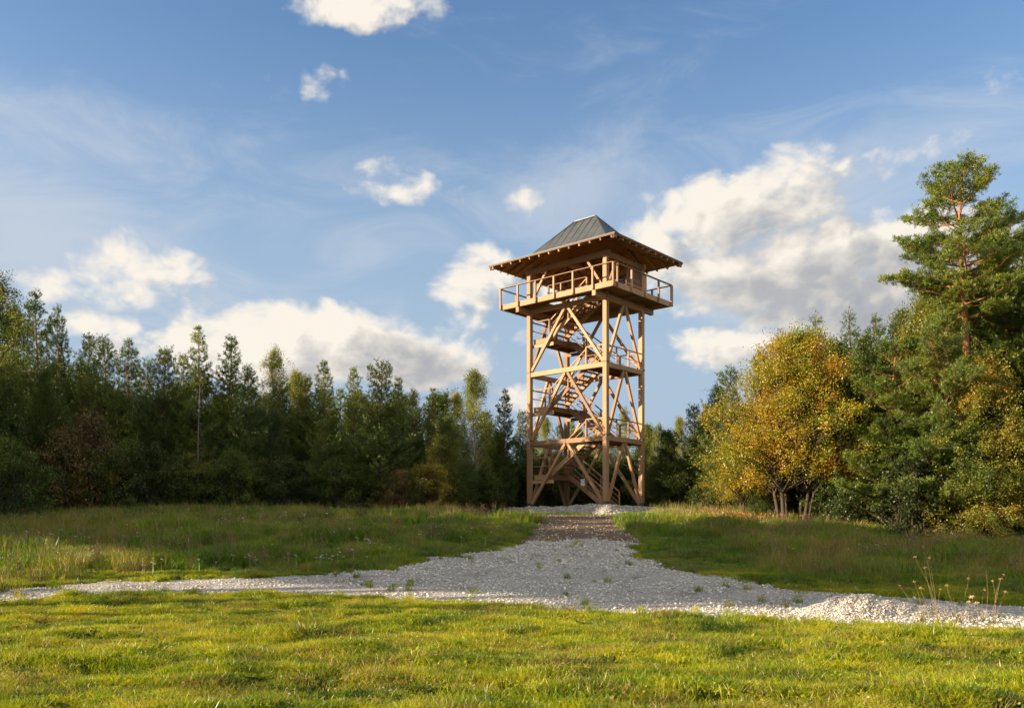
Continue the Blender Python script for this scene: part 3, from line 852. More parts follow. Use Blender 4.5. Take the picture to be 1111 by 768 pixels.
# ------------------------------------------------------------------ scatter helper (only for uncountable stuff)
def protos(name, meshes, m):
    col = bpy.data.collections.new(name)
    for i, me in enumerate(meshes):
        if not me.materials: me.materials.append(m)
        o = bpy.data.objects.new('%s_%s' % (name, 'abcdefghijkl'[i]), me); col.objects.link(o)
    return col
def scatter(name, col, n, P3, rz, sc, tilt=None, kindlabel=None, cat=None):
    me = bpy.data.meshes.new(name)
    N = len(P3)
    me.vertices.add(N); me.vertices.foreach_set('co', np.asarray(P3, np.float32).ravel())
    rot = np.zeros((N, 3), np.float32); rot[:, 2] = rz
    if tilt is not None: rot[:, :2] = tilt
    a = me.attributes.new('rot', 'FLOAT_VECTOR', 'POINT'); a.data.foreach_set('vector', rot.ravel())
    a = me.attributes.new('scl', 'FLOAT', 'POINT'); a.data.foreach_set('value', np.asarray(sc, np.float32))
    a = me.attributes.new('idx', 'INT', 'POINT'); a.data.foreach_set('value', rng.integers(0, n, N).astype(np.int32))
    me.update()
    o = link(name, me)
    ng = bpy.data.node_groups.new(name + '_scatter', 'GeometryNodeTree')
    ng.interface.new_socket('Geometry', in_out='INPUT', socket_type='NodeSocketGeometry')
    ng.interface.new_socket('Geometry', in_out='OUTPUT', socket_type='NodeSocketGeometry')
    g_ = NT(ng)
    gi = g_.n('NodeGroupInput'); go = g_.n('NodeGroupOutput')
    ci_ = g_.n('GeometryNodeCollectionInfo'); ci_.inputs[0].default_value = col
    ci_.inputs[1].default_value = True; ci_.inputs[2].default_value = True
    ip = g_.n('GeometryNodeInstanceOnPoints')
    def attr(nm, ty):
        nd = g_.n('GeometryNodeInputNamedAttribute', data_type=ty); nd.inputs[0].default_value = nm; return nd.outputs[0]
    L = ng.links.new
    L(gi.outputs[0], ip.inputs['Points']); L(ci_.outputs[0], ip.inputs['Instance'])
    ip.inputs['Pick Instance'].default_value = True
    L(attr('idx', 'INT'), ip.inputs['Instance Index'])
    e2r = g_.n('FunctionNodeEulerToRotation'); L(attr('rot', 'FLOAT_VECTOR'), e2r.inputs[0])
    L(e2r.outputs[0], ip.inputs['Rotation']); L(attr('scl', 'FLOAT'), ip.inputs['Scale'])
    L(ip.outputs[0], go.inputs[0])
    md = o.modifiers.new('scatter', 'NODES'); md.node_group = ng
    return tag(o, kindlabel, cat, kind='stuff')

def blades(n, rad, h0, h1, wd0, bend=.5, lean=.25, seg=2, r=None):
    """grass clump: n tapered bent blades"""
    r = r or rng
    a = r.uniform(0, 2 * np.pi, n); d = rad * np.sqrt(r.uniform(0, 1, n))
    bx, by = d * np.cos(a), d * np.sin(a)
    h = r.uniform(h0, h1, n) ; w = wd0 * r.uniform(.7, 1.3, n)
    fa = r.uniform(0, 2 * np.pi, n); la = r.uniform(0, 2 * np.pi, n)
    le = lean * r.uniform(0, 1, n) * h; be = bend * r.uniform(.2, 1, n) * h
    V = []; F = []
    ts = [0, .5, 1.0] if seg == 2 else [0, .35, .7, 1.0]
    per = 2 * (len(ts) - 1) + 1
    V = np.zeros((n, per, 3))
    for i, q in enumerate(ts):
        ox = bx + np.cos(la) * (le * q + be * q * q); oy = by + np.sin(la) * (le * q + be * q * q)
        oz = h * q * (1 - .25 * q * be / h) - .02 * (i == 0)
        if i < len(ts) - 1:
            ww = w * (1 - .35 * q) / 2
            V[:, 2 * i] = np.stack([ox - np.cos(fa) * ww, oy - np.sin(fa) * ww, oz], -1)
            V[:, 2 * i + 1] = np.stack([ox + np.cos(fa) * ww, oy + np.sin(fa) * ww, oz], -1)
        else: V[:, 2 * i] = np.stack([ox, oy, oz], -1)
    tri = []
    for i in range(len(ts) - 2):
        tri += [(2 * i, 2 * i + 1, 2 * i + 3), (2 * i, 2 * i + 3, 2 * i + 2)]
    k = 2 * (len(ts) - 2); tri += [(k, k + 1, k + 2)]
    F = (np.array(tri)[None] + (np.arange(n) * per)[:, None, None]).reshape(-1, 3)
    return V.reshape(-1, 3), F
def in_view(x, y, m=1.5): return np.abs(x) < .60 * y + m
def clear_of(x, y, marg=0.0):
    d1 = poly_dist(PATH, x, y) + edge_noise(x, y); d2 = poly_dist(DIRT, x, y) + edge_noise(x, y) + .35
    hp = heap_h(x, y)
    a = (d1 < marg) & (d2 < marg) & ((hp < -.02) | (np.hypot((x - HX) / 3.5, (y - HY) / 1.3) > 1))
    return a & (((pad_h(x, y)[0] - hgt(x, y)) < 0.0) | (y < 42))

# stones on the track
def stone_mesh(i):
    import bmesh
    bm = bmesh.new(); bmesh.ops.create_icosphere(bm, subdivisions=1, radius=.5)
    r = random.Random(i)
    s = (r.uniform(.8, 1.2), r.uniform(.7, 1.0), r.uniform(.5, .8))
    for v in bm.verts:
        k = r.uniform(.75, 1.15); v.co = Vector((v.co.x * s[0] * k, v.co.y * s[1] * k, v.co.z * s[2] * k))
    me = bpy.data.meshes.new('stone'); bm.to_mesh(me); bm.free(); return me
scol = protos('stone', [stone_mesh(i) for i in range(8)], M['stone'])
N = 230000
x = rng.uniform(-22, 22, N); y = rng.uniform(12, 33, N)
d = poly_dist(PATH, x, y) + edge_noise(x, y)
keep = in_view(x, y, 1) & (d > -.22) & (rng.uniform(0, 1, N) < np.where(d < 0, .22, 1) * np.clip(30 / y ** 1.05, .3, 1.2))
fine_n = bumps(x * .6 + 9, y * .9 + 4)
# wheel lines and trodden patches carry only fine grit
rut = np.exp(-((y - (19.6 - .16 * x) - .25 * np.sin(x * .35)) / .28) ** 2) + np.exp(-((y - (22.2 - .10 * x) - .25 * np.sin(x * .3 + 1)) / .33) ** 2)
keep &= (fine_n + rng.uniform(-.8, 1.0, N) - 1.1 * rut > -.30)
x, y = x[keep], y[keep]
s = .020 + .060 * rng.power(.55, len(x)) ** 2.6
s = s * np.where(y > 24, 1.2, 1)
z = hgt(x, y) + .02 + s * .18
inh = heap_h(x, y); nearh = np.hypot((x - HX) / 3.5, (y - HY) / 1.3) < 1
z = np.where(nearh & (inh > 0), z + inh, z)
hn = 14000
xa = rng.uniform(HX - 1.7, HX + 3.2, hn); ya = rng.uniform(HY - 1.0, HY + .9, hn); ha = heap_h(xa, ya); k_ = ha > 0.0
xa, ya, ha = xa[k_], ya[k_], ha[k_]; sa = rng.uniform(.014, .042, len(xa))
x = np.r_[x, xa]; y = np.r_[y, ya]; z = np.r_[z, hgt(xa, ya) + ha + .02 + sa * .15]; s = np.r_[s, sa]
# loose stones trodden up the dirt track
xa = rng.uniform(0, 6, 2600); ya = rng.uniform(29, 44, 2600); dd_ = poly_dist(DIRT, xa, ya)
k_ = (dd_ > -.2) & (rng.uniform(0, 1, 2600) < np.interp(ya, [29, 33, 40, 44], [1, .5, .12, .5])); xa, ya = xa[k_], ya[k_]; sa = rng.uniform(.03, .08, len(xa))
x = np.r_[x, xa]; y = np.r_[y, ya]; z = np.r_[z, hgt(xa, ya) + .02 + sa * .1]; s = np.r_[s, sa]
# pad stones
np_ = 9000
xa = rng.uniform(-1.5, 14, np_); ya = rng.uniform(42.5, 54, np_); da = pad_z(xa, ya) - hgt(xa, ya); k_ = da > 0.01
xa, ya = xa[k_], ya[k_]; sa = rng.uniform(.05, .13, len(xa))
x = np.r_[x, xa]; y = np.r_[y, ya]; z = np.r_[z, pad_z(xa, ya) + sa * .1]; s = np.r_[s, sa]
scatter('track_gravel', scol, 8, np.stack([x, y, z], -1), rng.uniform(0, 6.28, len(x)), s, rng.uniform(-.5, .5, (len(x), 2)),
        'pale crushed limestone pieces strewn over the track and pad', 'gravel')
print('stones', len(x))

# short lawn in the foreground
lawn = [mesh_np('lawn_clump', *blades(95, .17, .04, .135, .0085, .6, .5), smooth=False) for _ in range(6)]
def clover(n, rad):
    a = rng.uniform(0, 6.28, n); d_ = rad * np.sqrt(rng.uniform(0, 1, n)); V = []; F = []
    for i in range(n):
        c = np.array([d_[i] * np.cos(a[i]), d_[i] * np.sin(a[i]), rng.uniform(.02, .085)])
        u = rng.normal(size=3); u[2] *= .35; u /= np.linalg.norm(u); w = np.cross(u, [0, 0, 1.]) ; w /= np.linalg.norm(w) + 1e-6
        s_ = rng.uniform(.010, .022); k = len(V)
        V += [c - u * s_, c + w * s_ * .8, c + u * s_, c - w * s_ * .8]; F.append((k, k + 1, k + 2, k + 3))
    return np.array(V), np.array(F)
lawn += [mesh_np('clover_clump', *clover(120, .16), smooth=False) for _ in range(2)]
lcol = protos('lawn', lawn, M['lawn'])
N = 52000
y = 6.3 + (27 - 6.3) * rng.power(1.25, N); x = rng.uniform(-1, 1, N) * (.60 * y + 1.2)
k_ = clear_of(x, y, -.05) & ((y < 23) ) & ((poly_dist(PATH, x, y) > -1.2) | (y < 24)) & (y + .0 * x < 23.5)
x, y = x[k_], y[k_]
s = .75 + .65 * np.clip(bumps(x * 1.3 + 5, y * 1.5) + .4, 0, 1.4) * rng.uniform(.6, 1.2, len(x))
dens_l = bumps(x * 1.9 + 3, y * 2.6 + 1)
k_ = rng.uniform(0, 1, len(x)) < np.clip(.85 + 1.1 * dens_l, .18, 1)
x, y, s = x[k_], y[k_], s[k_]
scatter('lawn_grass', lcol, 8, np.stack([x, y, hgt(x, y)], -1), rng.uniform(0, 6.28, len(x)), s, rng.uniform(-.12, .12, (len(x), 2)),
        'short sunlit lawn grass and clover in the foreground', 'grass')
print('lawn', len(x))
# coarser tufts along the edge of the gravel and on the bank at left
tuf = [mesh_np('tuft', *blades(70, .14, .12, .34, .010, .55, .35, 3), smooth=False) for _ in range(5)]
tcol = protos('tuft', tuf, M['lawn'])
N = 36000
x = rng.uniform(-16, 12, N); y = rng.uniform(11, 31, N)
d = poly_dist(PATH, x, y)
dens_ = np.where((d < .1) & (d > -1.0) & (y < 21.5) & (x > -14), .16, 0.0)
dens_ = np.maximum(dens_, np.exp(-(((x + 10.2) / 1.9) ** 2 + ((y - 18.6) / .6) ** 2)) * .9 * (d < .0))
dens_ = np.maximum(dens_, np.exp(-(((x - 8.2) / 1.8) ** 2 + ((y - 14.3) / .7) ** 2)) * .6 * (d < .3))
dens_ = np.maximum(dens_, .03 * (y < 18) * (bumps(x, y) > .15))
dens_ = np.maximum(dens_, .07 * (d > -.35) * (d < .25) * (y > 16.5) * (x > -6))
dens_ = np.maximum(dens_, .0015 * (d > 0) + .05 * (d > 0) * (bumps(x * .8 + 11, y * 1.1) > .55))
dens_ = np.where(np.hypot((x - HX) / 2.4, (y - HY) / 1.0) < 1, 0, dens_)
k_ = (rng.uniform(0, 1, N) < dens_) & in_view(x, y)
x, y = x[k_], y[k_]
tall = np.exp(-(((x + 10.2) / 1.6) ** 2 + ((y - 18.6) / .5) ** 2))
scatter('edge_grass', tcol, 5, np.stack([x, y, hgt(x, y)], -1), rng.uniform(0, 6.28, len(x)), rng.uniform(.35, .75, len(x)) + .95 * tall, None,
        'taller rough grass tufts along the near edge of the gravel', 'grass')
# meadow beyond the track
mea = [mesh_np('meadow_clump', *blades(110, .36, .16, .42, .016, .5, .35, 3), smooth=False) for _ in range(5)]
mcol = protos('meadow', mea, M['meadow'])
N = 46000
y = rng.uniform(15, 60, N); x = rng.uniform(-1, 1, N) * (.62 * y + 3)
k_ = clear_of(x, y, -.02) & (y > 13.5 + 0 * x)
# only what lies beyond the track
far_side = np.interp(x, [-16, -10, -4, 0, 4, 8, 12, 16], [21.5, 22, 20.5, 20, 17, 16.3, 16.2, 16])
k_ &= y > far_side
x, y = x[k_], y[k_]
s = rng.uniform(.45, 1.1, len(x)) * np.interp(poly_dist(PATH, x, y), [-5, -1.0, 0], [1.0, .55, .35])
s *= np.where(x > 4, np.interp(y, [16, 24, 30], [.55, .65, 1.0]), 1) * np.where((np.abs(x - 5) < 8) & (y > 38), .35, 1)
s *= np.clip(1 + 1.1 * bumps(x * .55 + 7, y * .8), .45, 1.7)
scatter('meadow_grass', mcol, 5, np.stack([x, y, hgt(x, y)], -1), rng.uniform(0, 6.28, len(x)), s, None,
        'rough green meadow grass between the track and the trees', 'grass')
print('meadow', len(x))
# tall dry grass on the crest
dry = []
for _ in range(4):
    V, F = blades(34, .34, .45, .95, .010, .22, .25, 3)
    V2, F2 = blades(34, .34, .25, .5, .014, .4, .3, 3)
    dry.append(mesh_np('dry_clump', np.r_[V, V2], np.r_[F, F2 + len(V)], smooth=False))
dcol = protos('dry', dry, M['drygrass'])
N = 19000
y = rng.uniform(21, 52, N); x = rng.uniform(-1, 1, N) * (.62 * y + 2)
wl = (x < -1.5 - .0 * y) * np.interp(y, [22, 30, 38, 48], [.15, .4, .8, 1.0]) * np.interp(x, [-30, -16, -9, -3, -1], [1, 1, .55, .45, 0])
wl = np.maximum(wl, np.interp(x, [-20, -13, -7], [.9, .55, 0]) * (y < 36))
wr = (x > 7) * np.interp(y, [18, 25, 31, 40], [.10, .45, .7, .6])
k_ = clear_of(x, y, -.3) & (rng.uniform(0, 1, N) < .72 * np.maximum(wl, wr) * np.clip(.50 + 1.6 * bumps(x * .6, y * .8 + 3), .05, 1)) & (poly_dist(PATH, x, y) < -.8)
x, y = x[k_], y[k_]
scatter('dry_meadow_grass', dcol, 4, np.stack([x, y, hgt(x, y)], -1), rng.uniform(0, 6.28, len(x)), rng.uniform(.45, 1.0, len(x)), None,
        'tall tan seeding grass along the foot of the wood', 'grass')
# white flowers in the meadow
def umbel(h):
    V = []; F = []
    def tri(a, b, c): k = len(V); V.extend([a, b, c]); F.append((k, k + 1, k + 2))
    tri((-.006, 0, 0), (.006, 0, 0), (0, 0, h))
    for i in range(9):
        a = rng.uniform(0, 6.28); r_ = rng.uniform(0, .05); c = (r_ * math.cos(a), r_ * math.sin(a), h + rng.uniform(-.015, .01)); s_ = .015
        for q in range(2):
            b0 = rng.uniform(0, 6.28)
            tri((c[0] + s_ * math.cos(b0), c[1] + s_ * math.sin(b0), c[2]), (c[0] + s_ * math.cos(b0 + 2.1), c[1] + s_ * math.sin(b0 + 2.1), c[2] + .01), (c[0] + s_ * math.cos(b0 + 4.2), c[1] + s_ * math.sin(b0 + 4.2), c[2] - .01))
    return mesh_np('umbel', np.array(V), np.array(F), smooth=False)
ucol = protos('umbel', [umbel(h) for h in (.30, .38, .46, .34)], M['petal'])
N = 3400
y = rng.uniform(22, 47, N); x = rng.uniform(-1, 1, N) * (.6 * y)
w = np.where(x < 0, .06 + .94 * np.clip(bumps(x * .45 + 2, y * .6) * 2, 0, 1), .16)
k_ = clear_of(x, y, -.4) & (poly_dist(PATH, x, y) < -.6) & (rng.uniform(0, 1, N) < w) & ~((x > 1) & (x < 8.5)) & ((x < 0) | (y > 26))
x, y = x[k_], y[k_]
scatter('wildflowers', ucol, 4, np.stack([x, y, hgt(x, y)], -1), rng.uniform(0, 6.28, len(x)), rng.uniform(.6, 1.15, len(x)), None,
        'small white umbel flowers dotted through the meadow', 'wildflowers')
def daisy(h):
    V = []; F = []; n = 6
    for i in range(n):
        a0, a1 = 6.28 * i / n, 6.28 * (i + 1) / n; k = len(V)
        V += [(0, 0, h + .006), (.012 * math.cos(a0), .012 * math.sin(a0), h), (.012 * math.cos(a1), .012 * math.sin(a1), h)]; F.append((k, k + 1, k + 2))
        V += [(0, 0, h - .010), (.012 * math.cos(a1), .012 * math.sin(a1), h), (.012 * math.cos(a0), .012 * math.sin(a0), h)]; F.append((k + 3, k + 4, k + 5))
    return mesh_np('clover_head', np.array(V), np.array(F), smooth=False)
fcol = protos('clover_head', [daisy(.07), daisy(.10)], M['petal'])
N = 900
y = 6.5 + 14 * rng.power(1.4, N); x = rng.uniform(-1, 1, N) * (.6 * y + .5)
k_ = clear_of(x, y, -.1) & (rng.uniform(0, 1, N) < .6)
x, y = x[k_], y[k_]
scatter('lawn_flowers', fcol, 2, np.stack([x, y, hgt(x, y)], -1), rng.uniform(0, 6.28, len(x)), rng.uniform(.5, 1.1, len(x)), rng.uniform(-.4, .4, (len(x), 2)),
        'tiny pale clover heads dotted over the lawn', 'wildflowers')

# ------------------------------------------------------------------ trees
class Geo:
    def __init__(s): s.V = []; s.F = []; s.n = 0
    def add(s, V, F): s.V.append(np.asarray(V, float)); s.F.append(np.asarray(F) + s.n); s.n += len(V)
    def mesh(s, name, smooth=False): return mesh_np(name, np.concatenate(s.V), np.concatenate(s.F), smooth)
def tube(gm, pts, rad, k=5):
    pts = np.asarray(pts, float); n = len(pts)
    tg = np.gradient(pts, axis=0); tg /= np.linalg.norm(tg, axis=1)[:, None] + 1e-9
    ref = np.where(np.abs(tg[:, 2:3]) > .9, [[1., 0, 0]], [[0, 0, 1.]])
    u = np.cross(tg, ref); u /= np.linalg.norm(u, axis=1)[:, None]; w = np.cross(tg, u)
    a = np.arange(k) * 2 * np.pi / k
    V = pts[:, None] + (u[:, None] * np.cos(a)[None, :, None] + w[:, None] * np.sin(a)[None, :, None]) * np.asarray(rad)[:, None, None]
    i = np.arange(n - 1)[:, None] * k; j = np.arange(k)[None]
    F = np.stack([i + j, i + (j + 1) % k, i + k + (j + 1) % k, i + k + j], -1).reshape(-1, 4)
    gm.add(V.reshape(-1, 3), F)
def needle_tufts(gm, P0, D, Ls, r, nb=9, nl=.15, w=.022, spread=.75):
    """bottle-brush shoots: nb narrow blades each, set along the shoot"""
    n = len(P0)
    D = D / (np.linalg.norm(D, axis=1)[:, None] + 1e-9)
    q = r.uniform(.15, 1.0, (n, nb)); rv = r.normal(size=(n, nb, 3))
    b = P0[:, None] + D[:, None] * (Ls[:, None] * q)[..., None]
    rv -= (rv * D[:, None]).sum(-1, keepdims=True) * D[:, None]; rv /= np.linalg.norm(rv, axis=-1, keepdims=True) + 1e-9
    dirn = D[:, None] * (1 - spread * .45) + rv * spread; dirn /= np.linalg.norm(dirn, axis=-1, keepdims=True)
    ln = nl * r.uniform(.7, 1.25, (n, nb))
    side = np.cross(dirn, r.normal(size=(n, nb, 3))); side /= np.linalg.norm(side, axis=-1, keepdims=True) + 1e-9
    ww = w * r.uniform(.7, 1.3, (n, nb))[..., None]
    tip = b + dirn * ln[..., None]; mid = b + dirn * ln[..., None] * .55
    V = np.stack([b, mid + side * ww, tip, mid - side * ww], 2).reshape(-1, 3)
    gm.add(V, np.arange(len(V)).reshape(-1, 4))
def leaves(gm, Cn, r, s0, s1, flat=.5):
    n = len(Cn)
    N_ = r.normal(size=(n, 3)); N_[:, 2] += flat * 1.5; N_ /= np.linalg.norm(N_, axis=1)[:, None]
    u = np.cross(N_, r.normal(size=(n, 3))); u /= np.linalg.norm(u, axis=1)[:, None]; w = np.cross(N_, u)
    s = r.uniform(s0, s1, n)[:, None]
    fold = N_ * s * r.uniform(-.3, .1, (n, 1))
    V = np.stack([Cn - u * s, Cn + w * s * .62 + fold, Cn + u * s, Cn - w * s * .62 + fold], 1).reshape(-1, 3)
    gm.add(V, np.arange(len(V)).reshape(-1, 4))

def with_limbs(lg, cg):
    """crown = limbs (bark, second material) and foliage"""
    nf = sum(len(f) for f in cg.F)
    k = nf; cg.add(np.concatenate(lg.V), np.concatenate(lg.F))
    me = cg.mesh('crown')
    mi = np.zeros(len(me.polygons), np.int32); mi[k:] = 1
    me['_limbs'] = k
    return me, mi

def conifer(seed, H, Rm, zb, kind='pine', whorl=.42, nbr=6, nb=12, nl=.15, w=.012, tr=.13, bare=False):
    r = np.random.default_rng(seed)
    tg, cg, lg = Geo(), Geo(), Geo()
    k = 9
    ph = r.uniform(0, 6.28, 2); zz = np.linspace(-.25, H, k)
    bend = .02 * H * (zz / H) ** 1.5
    tp = np.stack([bend * np.sin(ph[0] + zz * .4), bend * np.cos(ph[1] + zz * .35), zz], -1)
    tube(tg, tp, tr * (1 - .88 * np.clip(zz / H, 0, 1)) + tr * .35 * np.exp(-np.clip(zz, 0, 9) * 3), 8)
    at = lambda z: np.array([np.interp(z, zz, tp[:, 0]), np.interp(z, zz, tp[:, 1]), z])
    SP, SD, SL = [], [], []
    z = zb
    while z < H - .15:
        t_ = (z - zb) / (H - zb)
        if kind == 'pine': prof = (1 - t_) ** .85 * (.7 + .3 * min(1, t_ * 4)) * (1 + .22 * math.sin(z * 2.3 + seed)) + .04
        elif kind == 'spruce': prof = (1 - t_) * .95 + .05
        else: prof = (math.sin(math.pi * min(1, (t_ * .80 + .2))) ** .7) * .95 + .08
        nn = max(3, int(round(nbr * (1 - .3 * t_) * r.uniform(.75, 1.2))))
        a0 = r.uniform(0, 6.28)
        for b_ in range(nn):
            a = a0 + b_ * 6.283 / nn + r.normal() * .3
            L = Rm * prof * r.uniform(.55, 1.2) * (1 if kind != 'old' else r.uniform(.6, 1.35))
            if L < .12: L = .12
            if kind == 'spruce': e0, cv = -.05 + .55 * t_, -.10 + .25 * t_
            elif kind == 'pine': e0, cv = .12 + .62 * t_ + r.normal() * .1, .32
            else: e0, cv = .02 + .44 * t_ + r.normal() * .16, .18
            q = np.linspace(0, 1, 6)
            out = L * (q * math.cos(e0)); up = L * (q * math.sin(e0) + cv * q * q)
            wob = np.cumsum(r.normal(size=6)) * .03 * L
            o = at(z + r.normal() * .06)
            bp = np.stack([o[0] + out * math.cos(a) - wob * math.sin(a), o[1] + out * math.sin(a) + wob * math.cos(a), o[2] + up + r.normal(size=6) * .015 * L * q], -1)
            br = (.010 + .013 * L) * (1 - .85 * q)
            tube(lg, bp, br, 4)
            if bare and r.uniform() < .9: continue
            d0 = .12 if kind != 'old' else (.38 if zb > 3 else .2)
            ns = int(L * (1 - d0) / (.15 if kind != 'old' else .095)) + 1
            for i in range(ns):
                s = d0 + (1 - d0) * (i + r.uniform(0, 1)) / ns
                p = np.array([np.interp(s, q, bp[:, j]) for j in range(3)])
                sd = 1 if i % 2 else -1
                aa = a + sd * r.uniform(.55, 1.15)
                l = (.42 * L * (1 - s) + .20) * r.uniform(.6, 1.2)
                dr = np.array([math.cos(aa), math.sin(aa), (.35 if kind != 'spruce' else -.05) + .3 * t_ + r.normal() * .12]); dr /= np.linalg.norm(dr)
                m_ = int(l / .145) + 1
                if l > .45: tube(lg, np.array([p, p + dr * l * .9]), [.010, .004], 3)
                for j in range(m_):
                    f = (j + .6) / m_
                    SP.append(p + dr * l * f); dd = dr + r.normal(size=3) * .45 + np.array([0, 0, (.65 if kind != 'spruce' else .05)])
                    SD.append(dd); SL.append(r.uniform(.12, .24))
                if kind == 'old':
                    for _ in range(6):
                        SP.append(SP[-1] * 0 + p + dr * l * f + r.normal(size=3) * np.array([.10, .10, .06])); SD.append(dr * .5 + r.normal(size=3) * .6 + np.array([0, 0, .7])); SL.append(r.uniform(.08, .18))
            SP.append(bp[-1]); SD.append(bp[-1] - bp[-2] + np.array([0, 0, .1 * L])); SL.append(.28)
        z += whorl * r.uniform(.75, 1.3) * (1 if kind != 'old' else 1.05)
    for zt in np.arange(H - .9, H, .12):
        if bare: break
        SP.append(at(min(zt, H))); SD.append(np.array([r.normal() * .4, r.normal() * .4, 1.0])); SL.append(.28)
    if bare and len(SP) > 60: SP, SD, SL = SP[:60], SD[:60], SL[:60]
    needle_tufts(cg, np.array(SP), np.array(SD), np.array(SL), r, nb, nl, w)
    return [tg.mesh('trunk', True)], with_limbs(lg, cg)

def broadleaf(seed, H, Rm, zb, ncl=150, per=110, ls=(.045, .085), stems=1, shape='round', sig=.34, tr=.14):
    r = np.random.default_rng(seed)
    cg, lg = Geo(), Geo()
    st = []; trunks = []
    for s in range(stems):
        a = r.uniform(0, 6.28); off = 0 if stems == 1 else r.uniform(.15, .22 * Rm + .2)
        zz = np.linspace(-.2, H * (.93 if s == 0 else r.uniform(.65, .88)), 8)
        lean = (0 if stems == 1 else r.uniform(.2, .5)) * Rm
        pp = np.stack([math.cos(a) * (off + lean * (zz / H)) + .05 * np.sin(zz * 1.3 + a) * zz / 3, math.sin(a) * (off + lean * (zz / H)) + .05 * np.cos(zz * 1.1 + a) * zz / 3, zz], -1)
        rr = tr * (1 if stems == 1 else r.uniform(.45, .75)) * (1 - .85 * np.clip(zz / zz[-1], 0, 1)) + .012
        tg = Geo(); tube(tg, pp, rr, 7); st.append(pp); trunks.append(tg.mesh('trunk', True))
    lob = r.uniform(0, 6.28, 6)
    Cn = []
    nn = 0
    while nn < ncl:
        u = r.uniform(); z = zb + (H - zb) * u
        if shape == 'round': pr = min(1, .62 + u * 1.6) * (1 - u) ** .55 * 1.12
        elif shape == 'birch': pr = (1 - u ** 1.6) * .8 * (.55 + .45 * min(1, u * 3)) + .12
        elif shape == 'bush': pr = (max(0, 1 - u ** 2)) ** .5
        else: pr = 1 - u
        a = r.uniform(0, 6.28)
        pr *= 1 + .20 * math.sin(a * 2 + lob[0] + u * 5) + .20 * math.sin(a * 4 + lob[1] + u * 11) + .10 * math.sin(u * 17 + lob[2] + a)
        rad = Rm * pr * r.power(2.0)
        s = st[r.integers(len(st))]
        Cc = np.array([rad * math.cos(a), rad * math.sin(a), z])
        if shape != 'birch': Cc[:2] += .35 * np.array([np.interp(z, s[:, 2], s[:, 0]), np.interp(z, s[:, 2], s[:, 1])])
        z0 = max(zb * .7, z - rad * r.uniform(.5, 1.1) - .15); z0 = min(z0, s[-1, 2] - .1)
        o = np.array([np.interp(z0, s[:, 2], s[:, 0]), np.interp(z0, s[:, 2], s[:, 1]), z0])
        q = np.linspace(0, 1, 4)[:, None]
        bow = np.array([0, 0, 1.]) * np.sin(q * np.pi) * (.12 * rad if shape != 'birch' else .2 * rad) + np.cumsum(r.normal(size=(4, 3)), 0) * .03 * rad * q
        path = o + (Cc - o) * q + bow
        L = np.linalg.norm(Cc - o)
        tube(lg, path, (.010 + .010 * L) * (1 - .8 * q[:, 0]), 4)
        # leafy twigs at the end of the limb
        m_ = per + int(r.normal() * per * .2)
        tw = r.integers(4, 8)
        ends = r.normal(size=(tw, 3)) * sig * np.array([1, 1, .7]) + (np.array([0, 0, -.25]) if shape == 'birch' else 0)
        which = r.integers(0, tw, m_); ff = r.uniform(.15, 1.1, m_)[:, None]
        pos = path[-1] + ends[which] * ff + r.normal(size=(m_, 3)) * (sig * .27)
        if shape == 'birch': pos[:, 2] -= ff[:, 0] ** 2 * .25
        along = r.uniform(.55, 1, m_ // 5)[:, None]
        p2 = o + (Cc - o) * along + r.normal(size=(m_ // 5, 3)) * sig * .35
        Cn.append(pos); Cn.append(p2)
        nn += 1
    Cn = np.concatenate(Cn); Cn = Cn[Cn[:, 2] > .05]
    leaves(cg, Cn, r, *ls)
    return trunks, with_limbs(lg, cg)

PR = {}     # kind -> (trunk mesh, crown mesh, height, trunk mat, crown mat, object name)
def proto(key, meshes, H, tm, cm, name):
    a, (b, mi) = meshes
    for q in a: q.materials.append(M[tm])
    b.materials.append(M[cm]); b.materials.append(M[tm]); b.polygons.foreach_set('material_index', mi)
    PR[key] = (a, b, H, name)
proto('pineA', conifer(11, 11, 2.6, 1.0, nb=14, w=.016), 11, 'bark_pine', 'pine', 'pine_tree')
proto('pineB', conifer(12, 11, 2.3, 1.4, whorl=.46, nbr=6, nb=14, w=.016), 11, 'bark_pine', 'pine_dark', 'pine_tree')
proto('pineC', conifer(13, 10, 3.0, .4, whorl=.40, nbr=7, nb=12, w=.016), 10, 'bark_pine', 'pine_dark', 'pine_tree')
proto('pineD', conifer(14, 12, 2.4, 2.0, whorl=.5, nbr=6, nb=14, w=.016), 12, 'bark_pine', 'pine', 'pine_tree')
proto('spruce', conifer(15, 11, 2.0, .5, 'spruce', whorl=.28, nbr=8, nl=.10), 11, 'bark', 'pine_dark', 'spruce_tree')
proto('birchA', broadleaf(21, 11, 2.0, 1.6, 190, 150, (.026, .045), 1, 'birch', .33, .09), 11, 'bark_birch', 'birch', 'birch_tree')
proto('birchB', broadleaf(22, 10, 2.4, 1.2, 230, 150, (.026, .045), 1, 'birch', .36, .09), 10, 'bark_birch', 'birch', 'birch_tree')
proto('aspen', broadleaf(23, 11, 2.7, 1.2, 260, 150, (.03, .052), 1, 'birch', .40, .12), 11, 'bark', 'green', 'broadleaf_tree')
proto('maple', broadleaf(24, 9, 3.9, 2.3, 480, 190, (.030, .056), 6, 'round', .46, .15), 9, 'bark', 'maple', 'maple_tree')
proto('oak', broadleaf(25, 10, 3.3, .8, 420, 170, (.032, .058), 2, 'round', .38, .17), 10, 'bark', 'oak', 'oak_tree')
proto('dark', broadleaf(26, 10, 2.9, .4, 260, 120, (.045, .08), 2, 'round', .42, .14), 10, 'bark', 'green', 'broadleaf_tree')
